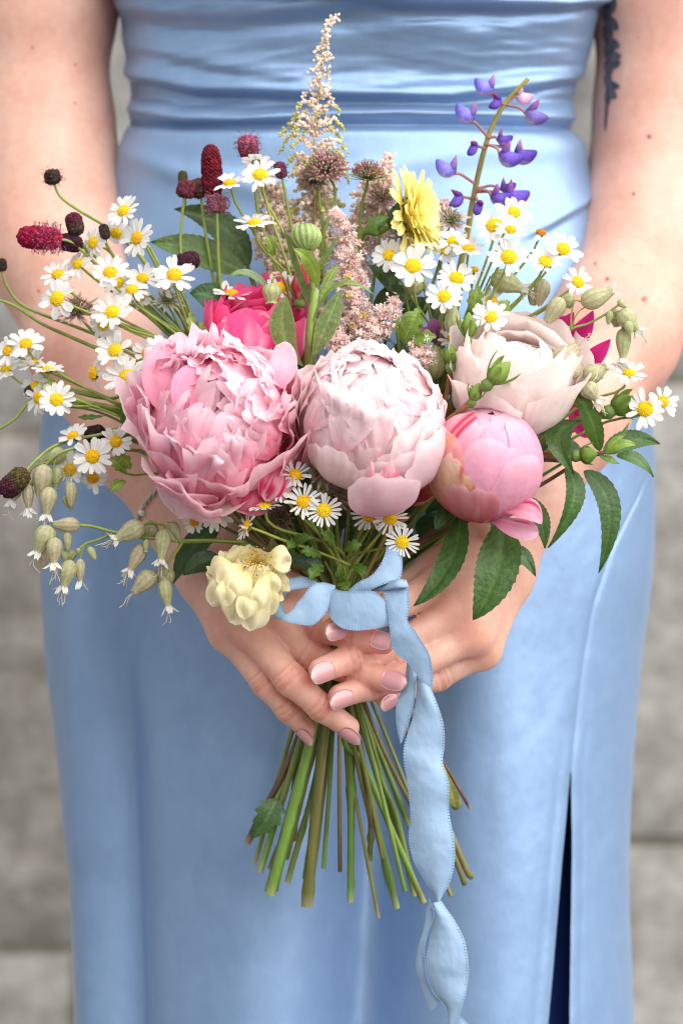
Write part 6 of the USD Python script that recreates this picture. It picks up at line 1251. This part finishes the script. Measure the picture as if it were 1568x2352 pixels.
m4 = thing("leafy_sprig", "dark green leaves beside the yellow rose at the lower left", "leafy sprig", P(480, 1260, -.01))
leaf(m4, (505, 1205, -.008), (430, 1250, -.012), (397, 1342, -.008), 62, (0.04, 0.09, 0.024), nrm=(-.4, -1, .2), serr=.08, nu=40)
leaf(m4, (505, 1285, -.014), (455, 1285, -.022), (420, 1322, -.018), 52, (0.04, 0.085, 0.026), nrm=(-.2, -1, .3), serr=.12, nu=40)
leaf(m4, (745, 1312, -.022), (700, 1280, -.030), (655, 1288, -.026), 36, (0.06, 0.10, 0.06), nrm=(0, -1, .5))
leaf(m4, (610, 1290, -.02), (625, 1270, -.03), (628, 1225, -.03), 22, (0.17, 0.16, 0.05), nrm=(0, -1, .1))
stem(m4, [(505, 1205, -.008), (600, 1260, -.006), (740, 1370, .0)], half(7), G_DARK, n=20); stem(m4, [(505, 1285, -.014), (600, 1300, -.01), (745, 1375, .0)], half(6), G_DARK, n=20)
# ferny light green leaves of the daisies
def fern(label, tw, leaves, col, tail):
    p = thing("daisy_foliage", label, "foliage", P(*tw[0]))
    stem(p, tw + tail, [half(4), half(7)], np.asarray(col) * .9, n=26)
    for b, c, t, w in leaves: leaf(p, b, c, t, w, col, lobes=3.5, nu=44, nv=9, fold=.25, peak=.55, nrm=(0, -1, .3))
fern("yellow-green lobed leaf left of the hot pink rose", [(462, 770, -.012), (440, 740, -.008)], [((470, 800, -.012), (462, 775, -.022), (462, 738, -.020), 34), ((455, 780, -.012), (440, 750, -.016), (436, 716, -.012), 26)], (0.22, 0.30, 0.05), [(480, 830, .004), (560, 980, .01)])
fern("lobed green leaf under the daisies beside the pale peony", [(945, 760, -.012), (930, 790, -.006)], [((925, 785, -.014), (945, 745, -.026), (962, 706, -.020), 54), ((930, 790, -.014), (970, 770, -.026), (1002, 772, -.022), 40), ((922, 784, -.012), (915, 750, -.020), (928, 722, -.016), 34)], (0.15, 0.25, 0.035), [(905, 720, -.004), (915, 860, .004), (860, 1100, .01)])
fern("yellow-green lobed leaves under the lower left daisies", [(262, 1072, -.012), (300, 1090, -.006)], [((292, 1088, -.012), (270, 1062, -.020), (252, 1052, -.018), 34), ((300, 1080, -.012), (290, 1050, -.020), (262, 1046, -.016), 32), ((290, 1105, -.012), (270, 1108, -.020), (252, 1130, -.018), 30)], (0.22, 0.31, 0.045), [(420, 1110, .004), (700, 1330, .006)])
fern("small green frond left of the pink peony over the forearm", [(282, 965, .002), (296, 985, .004)], [((300, 985, .002), (285, 960, -.004), (278, 926, -.002), 26), ((240, 955, .004), (205, 960, .002), (178, 958, .004), 16)], (0.10, 0.19, 0.03), [(340, 1000, .008), (520, 1100, .01)])
fern("curly green fronds above the ribbon knot", [(745, 1290, -.030), (765, 1330, -.020)], [((745, 1300, -.028), (725, 1300, -.042), (712, 1332, -.042), 34), ((740, 1280, -.028), (715, 1262, -.042), (690, 1268, -.040), 30), ((790, 1270, -.028), (800, 1248, -.046), (832, 1252, -.042), 30), ((770, 1260, -.026), (762, 1232, -.044), (735, 1222, -.044), 30), ((800, 1300, -.026), (830, 1300, -.044), (842, 1322, -.042), 26), ((690, 1250, -.03), (672, 1240, -.046), (660, 1262, -.044), 28), ((775, 1350, -.03), (785, 1330, -.044), (776, 1300, -.046), 26), ((660, 1255, -.03), (690, 1230, -.046), (716, 1236, -.044), 26), ((775, 1330, -.03), (792, 1340, -.046), (802, 1356, -.044), 30)], (0.10, 0.19, 0.03), [(770, 1400, -.004)])
fern("bright small leaf beside the daisy standing above the dark leaves", [(620, 560, .004), (640, 600, .006)], [((628, 590, .002), (625, 560, -.004), (612, 538, -.002), 30), ((690, 540, .006), (700, 560, .002), (690, 580, .002), 20)], (0.20, 0.30, 0.04), [(690, 740, .012)])
fern("yellow-green leaf pair between the far left daisies", [(118, 905, .0), (145, 930, .004)], [((122, 915, -.004), (108, 890, -.010), (92, 878, -.008), 20), ((130, 915, -.004), (122, 890, -.010), (108, 866, -.006), 16)], (0.20, 0.28, 0.045), [(260, 960, .006), (520, 1110, .01)])
fern("pale green frond among the right daisies", [(1090, 690, -.002), (1080, 730, .004)], [((1085, 720, -.002), (1090, 690, -.010), (1098, 655, -.006), 40), ((1130, 740, -.006), (1150, 710, -.014), (1170, 690, -.010), 36)], (0.20, 0.30, 0.05), [(1020, 860, .012), (880, 1220, .014)])
# long loose grassy stalks reaching out at the far left
for lab, pts in (("thin green stalk curving down out of the frame at the far left", [(520, 1110, .012), (330, 950, .006), (200, 920, .0), (110, 905, -.002), (76, 950, -.004), (45, 1030, -.004), (0, 1090, -.004), (-30, 1120, -.004)]),
                 ("thin green stalk crossing to the left edge below the dark bud", [(520, 1000, .012), (330, 850, .010), (200, 790, .008), (100, 745, .006), (30, 700, .006), (-30, 682, .006)]),
                 ("slim green stalk arching over the forearm to the left edge", [(540, 1060, .012), (400, 900, .010), (300, 905, .006), (250, 915, .004), (190, 905, .004), (120, 880, .002)]),
                 ("pale green stalk reaching the left edge under the daisy trio", [(560, 1120, .012), (330, 975, .004), (210, 925, .0), (90, 910, -.002), (30, 965, -.004), (-30, 1000, -.004)])):
    p = thing("flower_stalk", lab, "stalk", P(*pts[0])); stem(p, pts, [half(10), half(8), half(5)], (0.18, 0.27, 0.04), n=60)
# dark greenery filling the heart of the bouquet
r = np.random.default_rng(17)
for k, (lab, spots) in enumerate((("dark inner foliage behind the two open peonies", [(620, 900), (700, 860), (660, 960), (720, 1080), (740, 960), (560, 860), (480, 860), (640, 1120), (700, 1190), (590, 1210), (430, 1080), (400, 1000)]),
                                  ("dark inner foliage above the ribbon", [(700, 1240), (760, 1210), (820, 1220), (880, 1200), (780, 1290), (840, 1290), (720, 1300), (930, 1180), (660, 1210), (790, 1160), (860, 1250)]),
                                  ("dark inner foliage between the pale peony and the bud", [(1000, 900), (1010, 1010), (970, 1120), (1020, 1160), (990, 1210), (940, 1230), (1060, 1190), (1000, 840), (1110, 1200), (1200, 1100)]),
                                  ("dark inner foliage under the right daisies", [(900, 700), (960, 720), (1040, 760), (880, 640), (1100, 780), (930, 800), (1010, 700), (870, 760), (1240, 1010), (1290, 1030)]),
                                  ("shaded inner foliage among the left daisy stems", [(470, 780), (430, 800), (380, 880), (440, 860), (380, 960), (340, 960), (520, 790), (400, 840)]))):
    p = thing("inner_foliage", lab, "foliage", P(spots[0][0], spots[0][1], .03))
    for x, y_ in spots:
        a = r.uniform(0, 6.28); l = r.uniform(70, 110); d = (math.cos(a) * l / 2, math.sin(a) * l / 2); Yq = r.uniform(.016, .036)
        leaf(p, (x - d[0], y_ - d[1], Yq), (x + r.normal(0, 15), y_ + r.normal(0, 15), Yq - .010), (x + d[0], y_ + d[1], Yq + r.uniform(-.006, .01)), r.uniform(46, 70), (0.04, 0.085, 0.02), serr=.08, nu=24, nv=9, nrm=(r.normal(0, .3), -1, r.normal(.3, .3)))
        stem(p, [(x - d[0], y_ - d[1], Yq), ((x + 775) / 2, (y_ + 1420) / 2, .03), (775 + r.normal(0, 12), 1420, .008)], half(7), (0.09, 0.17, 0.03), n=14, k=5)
# torn leaf caught on the cut stems
tl = thing("torn_leaf", "torn dark green scrap of leaf caught on the cut stems at the left", "leaf", P(628, 1840, .0))
leaf(tl, (636, 1835, .0), (618, 1880, -.008), (580, 1925, .0), 60, (0.045, 0.10, 0.025), serr=.5, nser=4, nu=30)
ol = thing("torn_leaf", "olive-yellow leaf stub showing right of the ribbon tail", "leaf", P(1030, 1790, .01)); leaf(ol, (1026, 1775, .012), (1036, 1810, .008), (1046, 1856, .012), 26, (0.20, 0.20, 0.04), peak=.7)
# ------------------------------------------------------------------ the ribbon: two edges per station
rb = thing("ribbon", "pale blue stitched ribbon tied in a bow, one long twisted tail hanging", "ribbon", P(785, 1360, -.05))
def band(name, st, n=60, bulge=0.0009, nv=17, crumple=0.0011, seed=1):
    """st: (x1, y1, Y1, x2, y2, Y2) edge to edge"""
    a = catmull([P(*q[:3]) for q in st], n); b = catmull([P(*q[3:]) for q in st], n)
    if name == "tail": a, b = a + (b - a) * 0.06, b + (a - b) * 0.06
    s = np.linspace(0, 1, nv)
    V = a[:, None] * (1 - s)[None, :, None] + b[:, None] * s[None, :, None]
    mid = V[:, nv // 2]; tan = np.gradient(mid, axis=0); nr = np.cross(tan, b - a); nr /= np.maximum(np.linalg.norm(nr, axis=1, keepdims=True), 1e-9); nr = np.where(nr[:, 1:2] > 0, -nr, nr)
    V = V + nr[:, None] * (bulge * (1 - (2 * s - 1) ** 2))[None, :, None] + nr[:, None] * (crumple * 2 * (fbm(np.stack([V[..., 0] * 90, V[..., 2] * 90, V[..., 1] * 90 + seed], -1), 3, seed) - .5))[..., None]
    vf = V.reshape(-1, 3); off = np.repeat(nr, nv, axis=0) * -0.0004
    f = grid_faces(n, nv); m = n * nv; lp = np.array([i * nv for i in range(n)] + [(n - 1) * nv + j for j in range(1, nv)] + [i * nv + nv - 1 for i in range(n - 2, -1, -1)] + [j for j in range(nv - 2, 0, -1)]); l2 = np.roll(lp, -1)
    path = obj(name, (np.vstack([vf, vf + off]), np.vstack([f, f[:, ::-1] + m, np.stack([lp, l2, l2 + m], 1), np.stack([lp, l2 + m, lp + m], 1)])), "ribbon", rb, True)
    mb = MB()
    for e in (0, nv - 1):
        edge, ins = V[:, e], V[:, 1 if e == 0 else nv - 2]; d = np.concatenate([[0], np.cumsum(np.linalg.norm(np.diff(edge, axis=0), axis=1))]); k = int(d[-1] / 0.0016)
        for q in np.linspace(0, d[-1], max(k, 2))[1:-1]:
            o = np.array([np.interp(q, d, edge[:, i]) for i in range(3)]); w = np.array([np.interp(q, d, ins[:, i]) for i in range(3)]); w = unit(w - o); nn_ = np.array([np.interp(q, d, nr[:, i]) for i in range(3)])
            v, fc = tube([o + nn_ * .0002 - w * .0001, o + w * .0011 + nn_ * .0003], [.00024, .00016], 2, 4); mb.add(v, fc, (.3, .5, .7))
    sp = mb.build("stitching", "thread", path, kind="stuff")
Yf = -.060
band("loop", [(770, 1345, Yf, 764, 1376, Yf), (742, 1338, Yf, 752, 1402, Yf - .002), (716, 1345, Yf - .004, 730, 1428, Yf - .004), (688, 1378, Yf - .004, 708, 1437, Yf - .004), (664, 1408, Yf - .002, 652, 1426, Yf - .004), (652, 1400, -.052, 623, 1412, -.050), (650, 1376, -.046, 616, 1376, -.044), (664, 1358, -.042, 632, 1342, -.038), (694, 1352, -.038, 688, 1324, -.034), (735, 1350, -.040, 722, 1332, -.036)], 80, seed=2)
band("loop", [(764, 1352, Yf, 756, 1392, Yf), (790, 1358, Yf - .005, 760, 1420, Yf - .003), (822, 1358, Yf - .008, 790, 1444, Yf - .006), (856, 1358, Yf - .008, 838, 1448, Yf - .006), (882, 1376, Yf - .005, 890, 1436, Yf - .003), (905, 1392, Yf + .004, 918, 1426, Yf + .004)], 60, seed=3)
band("fold", [(800, 1356, Yf + .002, 842, 1362, Yf - .002), (822, 1338, Yf, 862, 1350, Yf - .005), (852, 1322, Yf - .002, 894, 1338, Yf - .006), (872, 1298, Yf, 918, 1330, Yf - .004), (884, 1272, Yf + .004, 924, 1300, Yf), (888, 1248, Yf + .012, 922, 1262, Yf + .010)], 50, seed=4)
band("fold", [(866, 1345, Yf + .004, 868, 1358, Yf + .004), (890, 1338, Yf - .005, 892, 1352, Yf - .001), (915, 1332, Yf - .010, 914, 1350, Yf - .006), (934, 1334, Yf - .006, 926, 1350, Yf - .004)], 30, bulge=.0035, seed=5)
band("tail", [(866, 1350, Yf, 932, 1330, Yf), (880, 1372, Yf - .004, 940, 1352, Yf - .006), (889, 1420, Yf - .006, 943, 1395, Yf - .010), (894, 1462, Yf - .008, 939, 1425, Yf - .010), (899, 1496, Yf - .006, 964, 1458, Yf - .012), (932, 1524, Yf - .008, 990, 1505, Yf - .012), (958, 1558, Yf - .008, 996, 1555, Yf - .008), (970, 1584, Yf - .004, 992, 1592, Yf - .004)], 70, seed=6)
band("tail", [(938, 1478, Yf + .010, 958, 1560, Yf + .002), (926, 1560, Yf + .006, 956, 1570, Yf), (908, 1620, Yf + .004, 952, 1620, Yf - .003), (908, 1670, Yf + .002, 940, 1662, Yf - .002), (918, 1710, Yf, 924, 1704, Yf)], 40, seed=7)
band("tail", [(954, 1545, Yf - .004, 990, 1580, Yf - .006), (952, 1600, Yf - .002, 1010, 1625, Yf - .008), (940, 1655, Yf - .002, 1024, 1668, Yf - .008), (922, 1710, Yf - .004, 1027, 1712, Yf - .006), (921, 1750, Yf - .006, 1023, 1752, Yf - .006), (930, 1812, Yf - .004, 1037, 1800, Yf - .008), (936, 1876, Yf - .002, 1037, 1862, Yf - .006), (931, 1930, Yf, 1050, 1932, Yf - .010), (945, 1985, Yf - .002, 1050, 1980, Yf - .010), (975, 2032, Yf - .004, 1035, 2030, Yf - .008), (996, 2066, Yf - .004, 1012, 2066, Yf - .004), (990, 2094, Yf, 1012, 2080, Yf - .006)], 110, bulge=.003, seed=8)
band("tail", [(985, 2062, Yf + .002, 996, 2085, Yf), (976, 2092, Yf + .004, 996, 2110, Yf), (970, 2140, Yf + .006, 982, 2150, Yf), (956, 2184, Yf + .008, 976, 2184, Yf), (953, 2235, Yf + .008, 980, 2240, Yf), (966, 2285, Yf + .006, 998, 2284, Yf), (985, 2330, Yf + .004, 1014, 2298, Yf)], 40, seed=9)
band("tail", [(1000, 2072, Yf - .002, 1012, 2070, Yf - .006), (994, 2110, Yf - .002, 1046, 2114, Yf - .010), (980, 2160, Yf - .002, 1072, 2160, Yf - .012), (972, 2205, Yf - .004, 1082, 2210, Yf - .012), (976, 2245, Yf - .004, 1081, 2250, Yf - .010), (996, 2284, Yf - .004, 1070, 2298, Yf - .008), (1022, 2310, Yf - .002, 1056, 2332, Yf - .006), (1036, 2352, Yf, 1046, 2358, Yf - .002)], 60, bulge=.004, seed=10)
band("tail", [(1030, 2362, Yf, 1058, 2332, Yf - .002), (1050, 2385, Yf, 1085, 2365, Yf - .004), (1075, 2440, Yf, 1120, 2430, Yf - .004)], 20, seed=12)
band("binding", [(728, 1412, -.020, 728, 1470, -.020), (760, 1410, -.034, 760, 1470, -.034), (800, 1410, -.034, 800, 1470, -.034), (828, 1412, -.020, 828, 1470, -.020)], 20, seed=11)
# ------------------------------------------------------------------ the bracelet on the wrist
bc = P(432, 1158, .062); ax = unit(P(470, 1225, .05) - P(395, 1095, .075)); Bc = basis(ax, (0, -1, 0))
br = thing("bracelet", "thin silver chain bracelet with a gold knot clasp on the left wrist", "bracelet", bc)
Rw = 0.0318; th = np.linspace(0, 2 * np.pi, 90)
ring = bc + Rw * (np.cos(th)[:, None] * Bc[:, 0] * 1.05 + np.sin(th)[:, None] * Bc[:, 1] * 0.95)
for k in range(2):
    off = np.stack([np.cos(th * 26 + k * np.pi), np.sin(th * 26 + k * np.pi)], 1) * 0.0008; rr = unit
    thf = np.linspace(0, 2 * np.pi, 520); o2 = np.stack([np.cos(thf * 26 + k * np.pi), np.sin(thf * 26 + k * np.pi)], 1) * 0.0009
    rad = np.cos(thf)[:, None] * Bc[:, 0] * 1.05 + np.sin(thf)[:, None] * Bc[:, 1] * 0.95
    pts = bc + rad * (Rw + o2[:, :1]) + ax * o2[:, 1:]
    t_, a_, b_ = frames(pts); kk = 5; tt = np.arange(kk) / kk * 2 * np.pi; V = pts[:, None] + .0009 * (np.cos(tt)[None, :, None] * a_[:, None] + np.sin(tt)[None, :, None] * b_[:, None])
    obj("chain", (V.reshape(-1, 3), grid_faces(520, kk, True)[:, ::-1]), "metal_trinket", br, True, np.tile((.42, .38, .36), (520 * kk, 1)))
for nm, a, b, w, c in (("bar", (362, 1122, .045), (345, 1150, .045), 7, (.75, .74, .74)), ("clasp", (345, 1150, .045), (330, 1172, .045), 5, (.60, .36, .14))):
    v, f = tube([P(*a), P(*b)], half(w * 1.3), 4, 10); obj(nm, (v, f), "metal_trinket", br, True, np.tile(c, (len(v), 1)))
for x, y_ in ((338, 1154), (346, 1162), (334, 1168)):
    t1_ = trimesh.creation.torus(.0026, .0008, 20, 8); t1_.apply_transform(trimesh.transformations.rotation_matrix(1.2 + x, [1, .3, .2])); t1_.apply_translation(P(x, y_, .044)); obj("clasp_ring", t1_, "metal_trinket", br, True, np.tile((.62, .38, .16), (len(t1_.vertices), 1)))
q = ICO2.copy(); q.apply_scale(.0022); q.apply_translation(P(326, 1177, .044)); obj("bead", q, "metal_trinket", br, True, np.tile((.75, .73, .70), (len(q.vertices), 1)))
